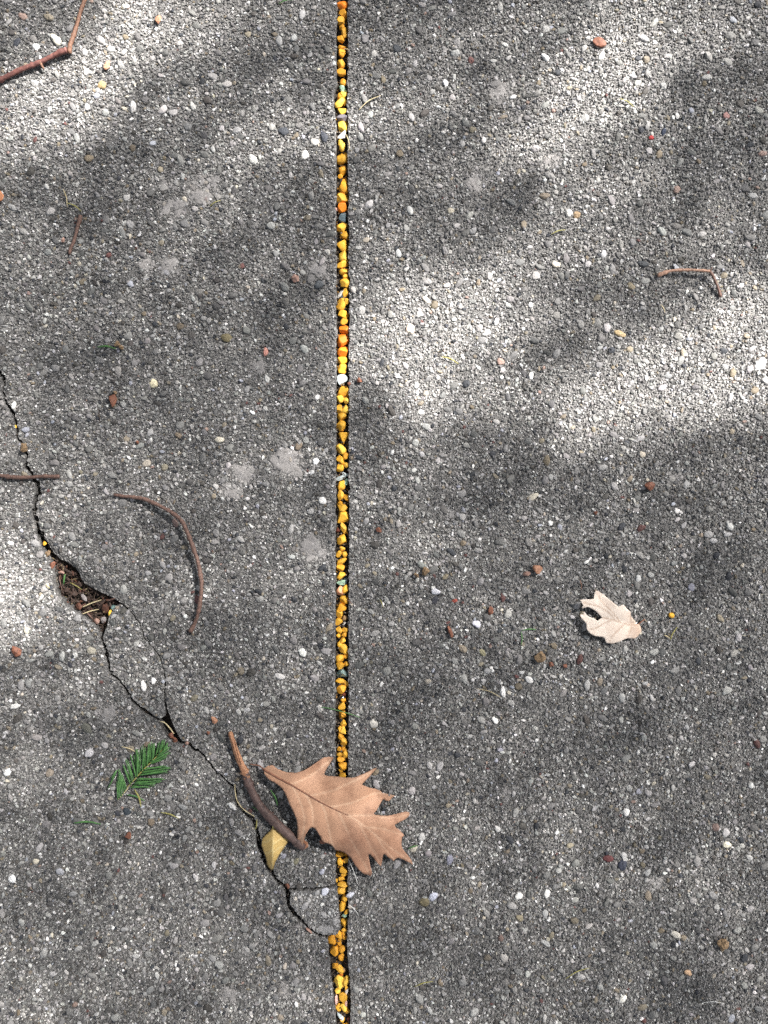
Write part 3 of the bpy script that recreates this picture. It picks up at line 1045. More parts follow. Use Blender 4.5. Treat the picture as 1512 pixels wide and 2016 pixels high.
for (px, py, w_, h_, ang, m, lab) in GLASS:
    v = pebble_shape(rs, cuts=10, rough=.0, hires=True, lo=.22)
    r_ = rs
    a = -math.radians(ang)
    # sharp facets: few cuts on a small sphere
    b0, bf = ICO2.copy(), ICO2F
    for k in range(9):
        nn = r_.normal(size=3)
        nn /= np.linalg.norm(nn)
        dd = .3 + .35 * r_.random()
        b0 -= np.maximum(0, b0 @ nn - dd)[:, None] * nn
    b0 -= (b0.max(0) + b0.min(0)) / 2
    b0 /= (b0.max(0) - b0.min(0)) / 2
    V = np.stack([b0[:, 0] * w_ * .5 * S * math.cos(a) - b0[:, 1] * h_ * .5 * S * math.sin(a),
                  b0[:, 0] * w_ * .5 * S * math.sin(a) + b0[:, 1] * h_ * .5 * S * math.cos(a), b0[:, 2] * min(w_, h_) * .36 * S], 1)
    o = mesh_obj("glass_chip" if m is not M['W'] else "stone_chip", V, bf, m, None, smooth=False, loc=W(px, py, -.0055))
    tag(o, lab, "glass chip" if m is not M['W'] else "stone chip", "glass chips scattered along the joint" if m is not M['W'] else None)

# yellow strays
STRAY = [(28, 839.5, 7, 8, 'L', -.001, "tiny yellow stone caught in the crack at the left edge"),
         (86, 1070, 7, 8, 'Y', -.001, "tiny yellow stone where the crack opens into the litter hole"),
         (214, 1208, 8, 13, 'L', -.003, "yellow stone inside the litter hole beside the greenish glass"),
         (1321, 1211, 12, 11, 'Y', .0042, "lone yellow stone on the concrete right of the pale leaf")]
for px, py, w_, h_, c, top, lab in STRAY:
    tag(one_stone("painted_stone", px, py, w_, h_, c, False, 0, top, rs), lab, "stone", "yellow stones lying away from the joint")
b0 = ICO2.copy()
tag(one_stone("glass_chip", 222, 1199, 14, 18, 'W', False, -25, -.0035, rs, m=G_GREEN, cuts=14, rough=0, lo=.4), "greenish glass chip inside the litter hole", "glass chip")
# small bits down in the joint
for px, py, w_, h_, c, lab in [(664.5, 1044, 8, 10, 'B', "dark red bit at the left side of the joint"), (676, 1370, 11, 8, 'B', "dark red brown bit in the joint above the grass stem"),
                               (661.5, 1974, 7, 20, 'K', "long pink sliver at the left side of the joint, near the bottom"), (681, 1981, 5, 12, 'K', "short pink sliver at the right side of the joint, near the bottom"),
                               (686, 2012, 7, 9, 'B', "brown bit at the bottom right end of the joint")]:
    tag(one_stone("joint_bit", px, py, w_, h_, c, False, 0, -.0035, rs), lab, "fragment")

# ------------------------------------------------------------ leaves


def leaf_blade(name, outline, veins, zf, m, parent, basecol, veincol, vw=1.3, step=3.6, thick=.00035, crease=.0009, tint=None, holes=()):
    """outline and veins in photograph pixels; zf(px,py)->metres"""
    ol = [np.array(p, float) for p in outline]
    dense = []
    r_ = np.random.default_rng(len(outline))
    for i in range(len(ol)):
        a, b_ = ol[i], ol[(i + 1) % len(ol)]
        n = max(1, int(np.linalg.norm(b_ - a) / 2.6))
        for k in range(n):
            p = a + (b_ - a) * k / n
            dense.append(p + (r_.normal(size=2) * .22 if k else 0))
    dense = np.array(dense)
    segs = []
    for v in veins:
        q = spline([(a, b_) for a, b_ in v], 4)
        segs += [(q[i], q[i + 1]) for i in range(len(q) - 1)]
    SA = np.array([s[0] for s in segs])
    SB = np.array([s[1] for s in segs])

    def vd(p):
        ab = SB - SA
        t_ = np.clip(((p - SA) * ab).sum(1) / (ab * ab).sum(1), 0, 1)
        return np.min(np.linalg.norm(SA + ab * t_[:, None] - p, axis=1))
    x0, y0 = dense.min(0)
    x1, y1 = dense.max(0)
    pts = [tuple(p) for p in dense]
    nb = len(pts)
    gy = y0
    row = 0
    while gy < y1:
        gx = x0 + (row % 2) * step * .5
        while gx < x1:
            q = np.array((gx, gy)) + r_.normal(size=2) * .5
            if np.min(np.abs(dense - q).sum(1)) > 2.0:
                pts.append(tuple(q))
            gx += step
        gy += step
        row += 1
    # points along the veins so that they stay crisp
    for a, b_ in segs:
        pts.append(tuple(a))
    res = delaunay_2d_cdt([Vector(p) for p in pts], [], [list(range(nb))], 1, 1e-4)
    tv, tfc = res[0], res[2]
    px0, py0 = parent.location.x / S + 756, 1008 - parent.location.y / S
    V, C = [], []
    vc, bc = np.array(veincol), np.array(basecol)
    ed = dense
    for p in tv:
        q = np.array((p.x, p.y))
        d_ = vd(q)
        f = math.exp(-(d_ / vw) ** 2)
        pl = crease * (1 - math.exp(-(d_ / 9))) + .0009 * noise.noise(Vector((p.x * .02, p.y * .02, 1)))
        z = zf(p.x, p.y) + pl + .00025 * f
        V.append(((p.x - px0) * S, -(p.y - py0) * S, z))
        de = np.min(np.hypot(*(ed - q).T))
        c = bc * (1 - f) + vc * f
        c = c * (1 + .10 * noise.noise(Vector((p.x * .035, p.y * .035, 7))))
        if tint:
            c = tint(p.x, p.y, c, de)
        C.append((*np.clip(c, 0, 1), 1))
    F = []
    for f in tfc:
        a, b_, c = (tv[i] for i in f[:3])
        if (b_.x - a.x) * (c.y - a.y) - (b_.y - a.y) * (c.x - a.x) > 0:
            f = f[::-1]
        F.append(tuple(f))
    o = mesh_obj(name, V, F, m, parent)
    ca = o.data.color_attributes.new("Col", 'FLOAT_COLOR', 'POINT')
    ca.data.foreach_set("color", np.array(C, np.float32).ravel())
    sd = o.modifiers.new("thick", 'SOLIDIFY')
    sd.thickness = thick
    sd.offset = -1
    return o


def zm(s, z, ox, oy):
    return [(ox + float(a) / z, oy + float(b_) / z) for a, b_ in (q.split(",") for q in s.split())]


OL = zm("""368,312 385,298 400,288 430,284 470,308 505,322 540,330 600,332 650,320 700,295 730,278 760,262 790,250 818,247 835,252 850,250 852,262 838,280 820,303 805,325 795,345 788,356 800,363
 830,366 870,365 930,366 1000,366 1050,350 1100,336 1130,326 1160,322 1150,335 1130,352 1108,372 1085,392 1062,410 1056,418 1075,430 1110,455 1140,470 1165,482 1180,486 1193,498 1200,505 1240,511
 1290,525 1268,538 1245,556 1222,553 1203,547 1190,560 1172,588 1155,610 1137,626 1150,633 1185,638 1230,640 1290,632 1330,624 1365,622 1388,632 1390,650 1382,662 1350,680 1310,692 1284,703
 1292,722 1310,745 1330,762 1345,778 1352,790 1338,800 1332,830 1334,862 1345,888 1365,918 1392,950 1406,975 1413,997 1395,988 1370,975 1335,956 1305,943 1288,955 1276,966 1258,950 1235,930
 1215,912 1206,908 1200,928 1196,965 1188,1003 1172,985 1155,965 1138,938 1122,922 1103,908 1100,925 1107,955 1115,1000 1124,1040 1124,1060 1117,1078 1090,1062 1060,1048 1030,1022 1008,998
 980,958 955,930 925,908 895,893 866,884 860,860 850,842 828,822 808,812 786,806 776,790 765,765 745,735 728,716 712,708 696,716 680,738 664,765 652,800 642,840 634,880 628,903
 618,892 606,872 600,846 602,795 605,720 601,665 592,625 580,598 566,565 552,540 540,510 528,485 514,458 498,438 470,418 440,400 410,388 388,368 372,345""", 3.6, 420, 1420)
mid_s = "370,318 460,365 560,415 640,460 730,510 800,545 880,585 960,625 1060,690 1150,765 1230,845 1310,910 1402,985"
vs_s = ["556,414 640,385 700,358 770,315 842,262", "690,488 780,472 860,448 960,405 1050,368 1148,328", "835,563 900,552 1000,540 1100,512 1190,503 1282,526",
        "965,628 1060,632 1150,640 1250,655 1382,645", "1085,710 1180,720 1260,745 1345,790", "560,415 605,480 638,560 655,640 652,720 638,800 625,890",
        "660,470 695,530 715,600 716,690", "765,528 800,600 820,680 838,770 862,870", "890,592 925,660 960,740 1000,840 1040,930 1080,1000 1112,1066",
        "1040,680 1080,770 1120,860 1160,930 1186,995", "1150,765 1195,840 1230,890 1280,955"]
mid = zm(mid_s, 3.6, 420, 1420)
veins = [zm(v, 3.6, 420, 1420) for v in vs_s]
tert = []
ax = np.array(mid)
LD = (ax[-1] - ax[0]) / np.linalg.norm(ax[-1] - ax[0])


def z_oak(px, py):
    p = np.array((px, py)) - ax[0]
    s_ = p @ LD
    t_ = p @ np.array((-LD[1], LD[0]))           # positive: lower left side
    u_ = min(max(s_ / 320, 0), 1)
    z = .0055 + .0125 * math.sin(math.pi * min(1, u_ * .9 + .1)) ** .8
    lim = 75 + 20 * math.sin(s_ * .05)
    z -= .0078 * min(1.5, abs(t_) / lim) ** 2
    z += .0018 * math.sin(s_ * .062 + t_ * .03 + (1.5 if t_ > 0 else 0)) * min(1, abs(t_) / 45)
    z += .003 * noise.noise(Vector((px * .012, py * .012, 9)))
    if t_ > 0 and s_ < 130:
        z += .003 * min(1, t_ / 50) * (1 - abs(s_ - 70) / 90 if abs(s_ - 70) < 90 else 0)
    dz = math.hypot(px - 594, py - 1668)
    z -= .0055 * math.exp(-(dz / 26) ** 2)
    z = max(z, .0014)
    return z


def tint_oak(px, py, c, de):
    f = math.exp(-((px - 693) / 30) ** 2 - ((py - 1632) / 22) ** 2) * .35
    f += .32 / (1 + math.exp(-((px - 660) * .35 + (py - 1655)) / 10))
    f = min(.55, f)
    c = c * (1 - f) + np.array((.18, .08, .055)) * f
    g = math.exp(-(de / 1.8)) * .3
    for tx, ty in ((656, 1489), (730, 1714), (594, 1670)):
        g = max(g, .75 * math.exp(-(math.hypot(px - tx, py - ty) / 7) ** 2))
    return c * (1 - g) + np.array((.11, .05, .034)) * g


lf = empty("oak_leaf", W(660, 1600, 0))
tag(lf, "large tan oak leaf with pointed lobes lying across the joint", "leaf")
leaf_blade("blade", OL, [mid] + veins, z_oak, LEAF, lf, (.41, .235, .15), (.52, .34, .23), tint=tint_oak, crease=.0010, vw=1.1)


def rib(name, pts, r0, r1, m, parent, zf, lift=.0003, seed=0):
    q = spline(pts, 4)
    base = parent.location
    P_ = [W(a[0], a[1], zf(a[0], a[1]) + lift + .0009 * noise.noise(Vector((a[0] * .02, a[1] * .02, 1)))) - base for a in q]
    rr = [(r0 + (r1 - r0) * i / (len(q) - 1)) * S for i in range(len(q))]
    V, F = tube(P_, rr, 6, .08, seed)
    return mesh_obj(name, V, F, m, parent)


RIB = plain("leaf_rib", (.12, .045, .026), (.21, .09, .05), 500)
rib("midrib", mid[:8], 2.2, .9, RIB, lf, z_oak, .0002)
tube_obj("stalk", [(493, 1502, 3.5, .9), (502, 1503.5, 4.2, 1.0), (512, 1505, 4.3, 1.2), (524, 1509.5, z_oak(524, 1509) * 1000 + .3, 1.7)], RIB, lf)

PL = zm("""213,285 255,280 300,280 345,281 380,277 384,255 388,230 396,205 410,183 425,187 440,192 465,208 490,225 525,254 560,283 600,314 640,347 662,366 685,358 703,343 722,345 740,366 762,392
 785,412 803,432 803,470 825,502 850,528 862,545 866,562 880,566 895,563 908,580 920,604 925,640 908,665 890,690 868,715 850,732 820,728 790,726 765,728 740,736 715,748 690,762 655,774 620,786
 580,787 540,784 528,775 520,760 516,742 508,722 480,711 440,706 400,700 370,688 340,670 318,645 300,620 296,596 296,570 284,545 265,522 240,500 226,475 219,452 240,450 262,452 258,436 264,420
 285,442 310,466 332,482 352,490 372,490 392,500 412,518 430,527 450,512 470,500 487,493 465,478 440,452 418,430 398,410 375,398 350,385 330,372 308,367 292,372 275,372 252,381 240,382 246,362 256,346 238,318""", 5.815, 1100, 1130)
PM = zm("490,492 560,508 620,524 700,548 760,565 822,575 893,568", 5.815, 1100, 1130)
PV = [zm(s, 5.815, 1100, 1130) for s in ("822,574 806,520 801,450", "690,545 600,430 490,320 440,250", "600,520 500,560 400,610 320,620", "740,560 660,640 600,700 560,775", "822,576 800,650 770,715", "640,528 560,440 430,360 260,320")]
axp = np.array(PM)


def z_pale(px, py):
    u_, v_ = (px - 1190) / 60, (py - 1215) / 50
    z = .0045 + .0035 * u_ * u_ * .4 + .004 * max(0, -u_) - .002 * v_ * v_
    a_, b_ = axp[0], axp[-1]
    d_ = (b_ - a_) / np.linalg.norm(b_ - a_)
    t_ = (np.array((px, py)) - a_) @ np.array((-d_[1], d_[0]))
    z += .0022 * (abs(t_) / 30) - .0018 * (abs(t_) / 45) ** 2
    return max(.0014, z)


lf2 = empty("bleached_leaf", W(1190, 1215, 0))
tag(lf2, "small pale torn leaf with a notch on its left side, alone on the right", "leaf")
leaf_blade("blade", PL, [PM] + PV, z_pale, PALE, lf2, (.58, .50, .435), (.34, .25, .19), vw=.9, step=2.6, crease=.0006,
           tint=lambda x, y, c, de: c * (1 - .5 * math.exp(-((x - 1256) / 16) ** 2)) + np.array((.42, .25, .15)) * .5 * math.exp(-((x - 1256) / 16) ** 2))
tube_obj("stalk", [(1250, 1231, 3.6, .9), (1257, 1226, 3.5, 1.1), (1268, 1218, 3.0, 1.0)], RIB, lf2)

YL = zm("""428,733 440,741 456,750 470,760 490,774 512,790 528,808 538,832 532,846 522,860 510,878 495,898 480,920 466,942 452,966 442,988 434,1012 430,1034 416,1054 402,1040 390,1024 380,1000
 381,978 376,950 366,925 358,905 350,885 342,862 346,840 352,820 368,802 385,785 400,770 414,752""", 3.6, 420, 1420)
YM = zm("429,733 432,780 431,830 429,880 428,930 425,980 417,1045", 3.6, 420, 1420)
YV = [zm(s, 3.6, 420, 1420) for s in ("430,850 480,820 525,812", "430,910 470,880 505,872", "431,800 400,830 352,850", "429,880 400,910 365,920")]


def z_yel(px, py):
    xm = 539.5 + (py - 1625) * -.03
    t_ = px - xm
    return max(.0014, .0088 - .00022 * abs(t_) * (1.1 if t_ < 0 else .75) - .000025 * (py - 1665) ** 2 * .12)


lf3 = empty("yellow_leaf", W(540, 1665, 0))
tag(lf3, "small yellowish pointed leaf folded along its middle beside the dark stick", "leaf")
leaf_blade("blade", YL, [YM] + YV, z_yel, YLEAF, lf3, (.36, .25, .09), (.43, .34, .16), vw=.8, step=2.6, crease=.0003,
           tint=lambda x, y, c, de: c * (1.12 if x > 539 else .86) * (1 - .5 * math.exp(-de / 1.2)))  # right half lighter, left half darker: shading of the fold put into the colour
tube_obj("stalk", [(539, 1618, 7.5, .7), (539.3, 1625, 8.6, .8)], OLIVE, lf3, step=3)

# brown scrap under the oak leaf, orange scrap at the left edge
def scrap(name, pts, zf, m, bc, lab, cat_="leaf scrap", group=None, transp=None):
    c_ = np.mean(pts, axis=0)
    e_ = empty(name, W(c_[0], c_[1], 0))
    q = leaf_blade("blade", pts, [[(c_[0] - 1, c_[1]), (c_[0] + 1, c_[1])]], zf, m, e_, bc, bc, step=2.4, crease=0)
    q.name = name
    # a single sheet: make the mesh itself the thing
    q.parent = None
    q.location = e_.location
    bpy.data.objects.remove(e_)
    tag(q, lab, cat_, group)
    q.name = name
    return q


scrap("leaf_scrap", [(598, 1650), (606, 1656), (608, 1664), (600, 1670), (592, 1672), (590, 1660)], lambda x, y: .002 + .0001 * (x - 590), LEAF, (.30, .14, .08), "brown leaf scrap beside the lower left tip of the oak leaf", group=None)
scrap("leaf_scrap", [(628, 1654), (640, 1648), (652, 1647), (658, 1654), (646, 1658), (632, 1660)], lambda x, y: .0025, LEAF, (.24, .10, .06), "brown leaf scrap half hidden under the oak leaf next to the joint")
scrap("leaf_scrap", [(-14, 376), (4, 378), (12, 388), (9, 397), (-4, 402), (-14, 400)], lambda x, y: .003 + .0001 * (x + 10), LEAF, (.46, .20, .10), "rust orange leaf scrap cut off by the left edge of the photo")

# ------------------------------------------------------------ twigs and sticks
tw = empty("twig", W(90, 125, 0))
tag(tw, "bent red brown twig in the top left corner", "twig")
tube_obj("lower_stem", [(-60, 188, 4, 4.6), (0, 163, 4, 4.6), (40, 144, 4.5, 4.8), (82, 128, 5, 4.6), (110, 115, 5.5, 4.7), (128, 107, 6, 5.8), (136, 105, 6, 4.6)], BARK_RED, tw, rough=.16, step=4)
tube_obj("upper_stem", [(139, 109, 4, 4.6), (141, 98, 5.5, 4.0), (148, 80, 6, 3.8), (156, 55, 6, 3.6), (163, 30, 6.5, 3.6), (169, 14, 6.5, 4.2), (171, 6, 6.3, 3.6)], BARK_TAN, tw, rough=.16, step=4, seed=2)
tube_obj("bud", [(84, 127, 6, 2.6), (86, 134, 5, 2.2), (90, 140, 3.5, 1.4)], BARK_TAN, tw, step=2)

for nm, pp, m, lab, sd in [
    ("twig", [(161, 426, 3, 3.6), (155, 448, 3, 3.0), (148, 475, 2.6, 2.6), (141, 490, 2.4, 3.0), (138, 502, 2, 2.2)], BARK_BROWN, "short straight brown twig at the upper left", 3),
    ("twig", [(-40, 931, 3, 3.0), (0, 936, 3, 3.2), (30, 940, 3.2, 3.4), (60, 940, 3.6, 3.2), (90, 938, 3.4, 3.0), (112, 938.5, 3, 3.6), (119, 938, 3, 3.2)], BARK_BROWN, "straight brown twig crossing the crack at the left edge", 4),
    ("twig", [(226, 974, 2.4, 2.2), (245, 977, 3, 2.6), (267, 979, 4, 2.6), (288, 983, 5, 3.1), (320, 997, 7, 2.9), (345, 1011, 8.5, 3.0), (363, 1027, 9.5, 3.4), (376, 1055, 9.5, 3.0),
              (385, 1080, 9, 3.4), (394, 1108, 8.5, 3.0), (400, 1146, 8, 3.4), (399, 1165, 7.5, 2.9), (396, 1189, 6.5, 3.3), (391, 1210, 5, 2.8), (384, 1228, 3, 2.8), (375, 1243, 2.4, 4.2)], BARK_BROWN,
     "long brown twig bent like a hook left of the joint", 5)]:
    pp = [(q[0], q[1], q[2], q[3] * (1.25 if sd == 5 else 1.12)) for q in pp]
    tag(tube_obj(nm, pp, m, None, rough=.14, seed=sd, step=4), lab, "twig")
tw = empty("twig", W(1350, 540, 0))
tag(tw, "thin tan twig with a sharp bend at the right", "twig")
tube_obj("long_stem", [(1293, 544, 3, 3.6), (1299, 542, 3.4, 4.2), (1312, 537, 4.5, 2.9), (1330, 535, 5.5, 2.9), (1355, 535, 6, 2.8), (1380, 536.5, 6.5, 2.6), (1392, 537.5, 6.5, 3.0)], BARK_THIN, tw, seed=6, step=4)
tube_obj("short_stem", [(1392, 537, 6.5, 2.9), (1399, 547, 6.2, 2.8), (1407, 562, 5, 2.4), (1413, 575, 3.5, 3.0), (1417, 586, 2.2, 3.4)], BARK_BROWN, tw, seed=7, step=4)
tube_obj("spur", [(1394, 536, 6.5, 1.6), (1397, 530, 7, 1.0)], BARK_BROWN, tw, seed=8, step=2)

st = empty("stick", W(510, 1560, 0))
tag(st, "thick dark stick with a split orange end tucked under the oak leaf", "stick")
tube_obj("bark", [(484, 1516, 5.5, 6.8), (489, 1533, 5.2, 7.4), (500, 1560, 5, 7.8), (514, 1584, 5, 8.6), (532, 1604, 5, 8.8), (552, 1624, 5, 8.8), (572, 1642, 4.8, 8.6), (592, 1660, 4.6, 7.8), (600, 1666, 4.4, 6.0)], BARK_DARK, st, seg=14, rough=.07, seed=9, step=4)
tube_obj("split_wood", [(455, 1438, 5.6, 3.0), (459, 1452, 5.8, 4.6), (466, 1474, 5.8, 5.4), (474, 1496, 5.7, 6.0), (482, 1512, 5.6, 6.6), (488, 1528, 5.3, 6.9)], WOOD, st, seg=12, rough=.16, seed=10, step=4)
for i, (ax_, bx_) in enumerate((((454, 1437), (470, 1480)), ((458, 1446), (474, 1496)), ((465, 1453), (478, 1500)))):
    tube_obj("splinter", [(ax_[0], ax_[1], 7.5, .8), ((ax_[0] + bx_[0]) / 2, (ax_[1] + bx_[1]) / 2, 8.6, 1.7), (bx_[0], bx_[1], 8.4, 1.2)], WOOD, st, seed=20 + i, step=4)

# ------------------------------------------------------------ fir sprig


def needle(name, a, b_, z0, z1, r, m, parent, seed, bow=2.0):
    mx, my = (a[0] + b_[0]) / 2, (a[1] + b_[1]) / 2
    return tube_obj(name, [(a[0], a[1], z0, r * .7), (mx + bow * .4, my - bow * .2, (z0 + z1) / 2 + bow * .5, r), (b_[0], b_[1], z1, r * .45)], m, parent, seg=6, rough=.05, seed=seed, step=5, flat=.5)


def F4(x, y):
    return (130 + x / 4.2, 1220 + y / 4.2)


fs = empty("fir_sprig", W(290, 1520, 0))
tag(fs, "green conifer sprig with two rows of needles beside the crack", "sprig")
tube_obj("stem", [(*F4(505, 1385), 3, 1.1), (*F4(560, 1330), 4, 1.2), (*F4(640, 1240), 5, 1.2), (*F4(740, 1140), 5.5, 1.1), (*F4(820, 1050), 5, .9)], OLIVE, fs, step=4)
left = [((545, 1352), (478, 1192)), ((560, 1330), (505, 1138)), ((590, 1300), (552, 1098)), ((600, 1285), (588, 1062)), ((615, 1270), (606, 1058)), ((640, 1240), (646, 1030)), ((660, 1215), (662, 1050)),
        ((680, 1195), (697, 1012)), ((700, 1175), (716, 1000)), ((720, 1155), (734, 1008)), ((750, 1120), (780, 1000)), ((775, 1100), (806, 985)), ((795, 1080), (818, 975))]
right = [((545, 1372), (690, 1370)), ((570, 1345), (745, 1345)), ((580, 1335), (790, 1322)), ((590, 1310), (808, 1300)), ((620, 1270), (850, 1235)), ((630, 1255), (862, 1212)), ((650, 1225), (850, 1195)),
         ((690, 1185), (838, 1120)), ((705, 1165), (860, 1085)), ((735, 1140), (862, 1060)), ((760, 1115), (850, 1045)), ((790, 1085), (856, 1030)), ((810, 1065), (846, 1010))]
for i, (a, b_) in enumerate(left + right):
    needle("needle", F4(*a), F4(*b_), 4.5 + (i % 2), 3.0 + (i * 7 % 5), 1.5, GREEN, fs, 100 + i)
    j_ = (i * 37 % 11 - 5) * 1.6
    needle("needle", F4(a[0] + 8, a[1] - 8), F4(b_[0] + j_ + 9, b_[1] + 10 + j_), 3.2, 2.2, 1.3, GREEN, fs, 160 + i)
    needle("needle", F4(a[0] - 6, a[1] + 8), F4(b_[0] - j_ * 1.3 - 12, b_[1] + 20 - j_), 2.4, 1.6, 1.2, GREEN, fs, 260 + i)
    if i % 2:
        needle("needle", F4(a[0] + 3, a[1] + 2), F4(b_[0] * .8 + a[0] * .2 + 14, b_[1] * .8 + a[1] * .2 - 12), 6, 6.5, 1.2, GREEN, fs, 360 + i)
fs2 = empty("fir_sprig", W(240, 1555, 0))
tag(fs2, "smaller tuft of green needles at the lower left end of the sprig", "sprig")
tube_obj("stem", [(*F4(432, 1485), 2.5, .9), (*F4(480, 1432), 3.5, 1.1), (*F4(522, 1382), 4, 1.0)], STRAW, fs2, step=4)
for i, (a, b_) in enumerate([((440, 1478), (428, 1330)), ((455, 1465), (436, 1290)), ((470, 1450), (440, 1235)), ((485, 1430), (446, 1225)), ((500, 1410), (452, 1240)), ((510, 1395), (468, 1262)), ((432, 1232), (352, 1395)), ((425, 1240), (375, 1310))]):
    needle("needle", F4(*a), F4(*b_), 4, 3, 1.6, GREEN, fs2, 140 + i)
LOOSE = [  # two ends, radius, material, label
    (F4(570, 1395), F4(626, 1545), 1.8, OLIVE, "olive stem pointing down from the lower end of the sprig"),
    (F4(505, 1440), F4(655, 1492), 1.7, GREEN, "green needle lying below the sprig, tip to the right"),
    (F4(462, 1045), F4(584, 1090), 1.0, STRAW, "pale dry stem just above the left side of the sprig"),
    ((147, 1619), (200, 1621), 1.9, GREEN, "single green needle lying level at the lower left"),
    ((318, 1598), (353, 1610), 1.4, OLIVE, "curved olive needle under the sprig toward the joint"),
    ((193, 684), (229, 687), 2.0, GREEN, "green needle touching the tan double bud at the left"),
    ((1026, 1241), (1055, 1239), 1.3, GREEN, "short level green needle of a right angled pair"),
    ((1025, 1243), (1025, 1270), 1.2, GREEN, "short upright green needle of a right angled pair"),
    ((533, 1554), (547, 1584), 2.0, GREEN, "green needle between the dark stick and the oak leaf"),
    ((497, 1586), (524, 1612), 1.4, GREEN, "green needle along the left side of the dark stick"),
    ((506, 1612), (503, 1632), 1.3, OLIVE, "faint olive needle above the yellow leaf by the crack"),
    ((1084, 463), (1112, 454), 1.2, OLIVE, "olive needle on the concrete at the upper right"),
    ((1218, 196), (1246, 212), 1.1, OLIVE, "olive needle in the sunny patch near the top right"),
    ((126, 374), (134, 410), .9, STRAW, "dry straw stem pointing down above the short brown twig"),
    ((134, 401), (162, 418), 1.3, OLIVE, "yellow green needle just above the short brown twig"),
    ((414, 408), (435, 396), 1.0, OLIVE, "thin olive needle on the pale worn patches, upper left"),
    ((549, 10), (578, 2), 1.2, GREEN, "green needle at the top edge left of the joint"),
    ((868, 703), (902, 717), 1.3, OLIVE, "olive needle in the sunlit patch right of the joint"),
    ((1318, 1260), (1332, 1234), 1.3, OLIVE, "olive stem below the lone yellow stone"),
    ((1306, 1250), (1317, 1256), 1.2, STRAW, "pale scale touching the olive stem under the lone yellow stone"),
    ((1299, 600), (1308, 618), .9, STRAW, "golden needle below the thin bent tan twig"),
    ((706, 219), (750, 190), .9, STRAW, "pale curved stem at the right edge of the upper joint"),
    ((803, 1670), (822, 1663), 1.5, GREEN, "green needle at the right side of the oak leaf"),
    ((938, 1355), (985, 1372), .9, STRAW, "thin dry stem beside the white pebbles right of the joint"),
    ((815, 1941), (852, 1930), 1.2, OLIVE, "olive stem near the bottom, right of the joint"),
    ((748, 1180), (754, 1196), 1.1, OLIVE, "tiny olive needle right of the middle joint"),
    ((686, 1778), (706, 1800), .6, WHITEF, "thin white fibre right of the joint below the oak leaf"),
    ((1380, 1972), (1424, 1973), .6, WHITEF, "thin pale fibre near the bottom right"),
    ((1112, 1925), (1160, 1903), 1.0, OLIVE, "dull brown green stem near the bottom right"),
    ((682, 266), (687, 300), 1.0, STRAW, "pale stem hanging in the right side of the upper joint"),
    ((676, 98), (688, 100), .7, STRAW, "tiny pale stem across the right edge of the upper joint"),
    ((683, 1180), (695, 1192), 1.0, BARK_BROWN, "tiny brown stem at the right edge of the middle joint"),
    ((100, 1158), (92, 1150), 1.0, OLIVE, "yellow green stem hanging over the left rim of the litter hole"),
    ((1140, 1140), (1143, 1162), .9, BARK_TAN, "tiny orange needle above the pale torn leaf"),
    ((193, 800), (197, 834), .7, DARKBIT, "thin dark stem left of the centre, below the rust bark flake"),
]
for i, (a, b_, r, m, lab) in enumerate(LOOSE):
    L = math.hypot(a[0] - b_[0], a[1] - b_[1])
    z = 2.2
    if 655 < (a[0] + b_[0]) / 2 < 687:
        z = 1.2
    mx, my = (a[0] + b_[0]) / 2 + (b_[1] - a[1]) * .08, (a[1] + b_[1]) / 2 - (b_[0] - a[0]) * .08
    o = tube_obj("needle" if m in (GREEN, OLIVE) else "dry_stem", [(a[0], a[1], z, r * .6), (mx, my, z + .6, r), (b_[0], b_[1], z, r * .5)], m, None, seg=6, rough=.05, seed=300 + i, step=4, flat=.6)
    tag(o, lab, "needle" if m in (GREEN, OLIVE) else "stem", "loose needles and stems strewn on the pavement")
for pp, m, lab in [([(632, 1391, 2.4, .7), (650, 1394, 2, .9), (672, 1400, 1.4, .8), (690, 1405, 2, .9), (708, 1411, 2.6, .6)], GREEN, "thin green grass stem lying across the joint"),
                   ([(463, 1543, 2, .6), (464, 1560, 2.4, .9), (469, 1577, 2.8, 1.0), (481, 1592, 2.8, 1.0), (502, 1606, 2.4, .8)], STRAW, "pale curved stem between the crack and the dark stick"),
                   ([(686, 1690, 2, .5), (694, 1706, 4, .5), (700, 1722, 3, .5), (704, 1738, 2, .5)], WHITEF, "white curved fibre below the oak leaf, right of the joint"),
                   ([(688, 1702, 2, .4), (700, 1694, 4, .4), (702, 1716, 4, .4), (711, 1712, 2, .4)], WHITEF, "tangled white fibre under the tip of the oak leaf")]:
    tag(tube_obj("dry_stem" if m is not WHITEF else "fibre", pp, m, None, seg=6, rough=.05, seed=5, step=4), lab, "stem" if m is not WHITEF else "fibre")

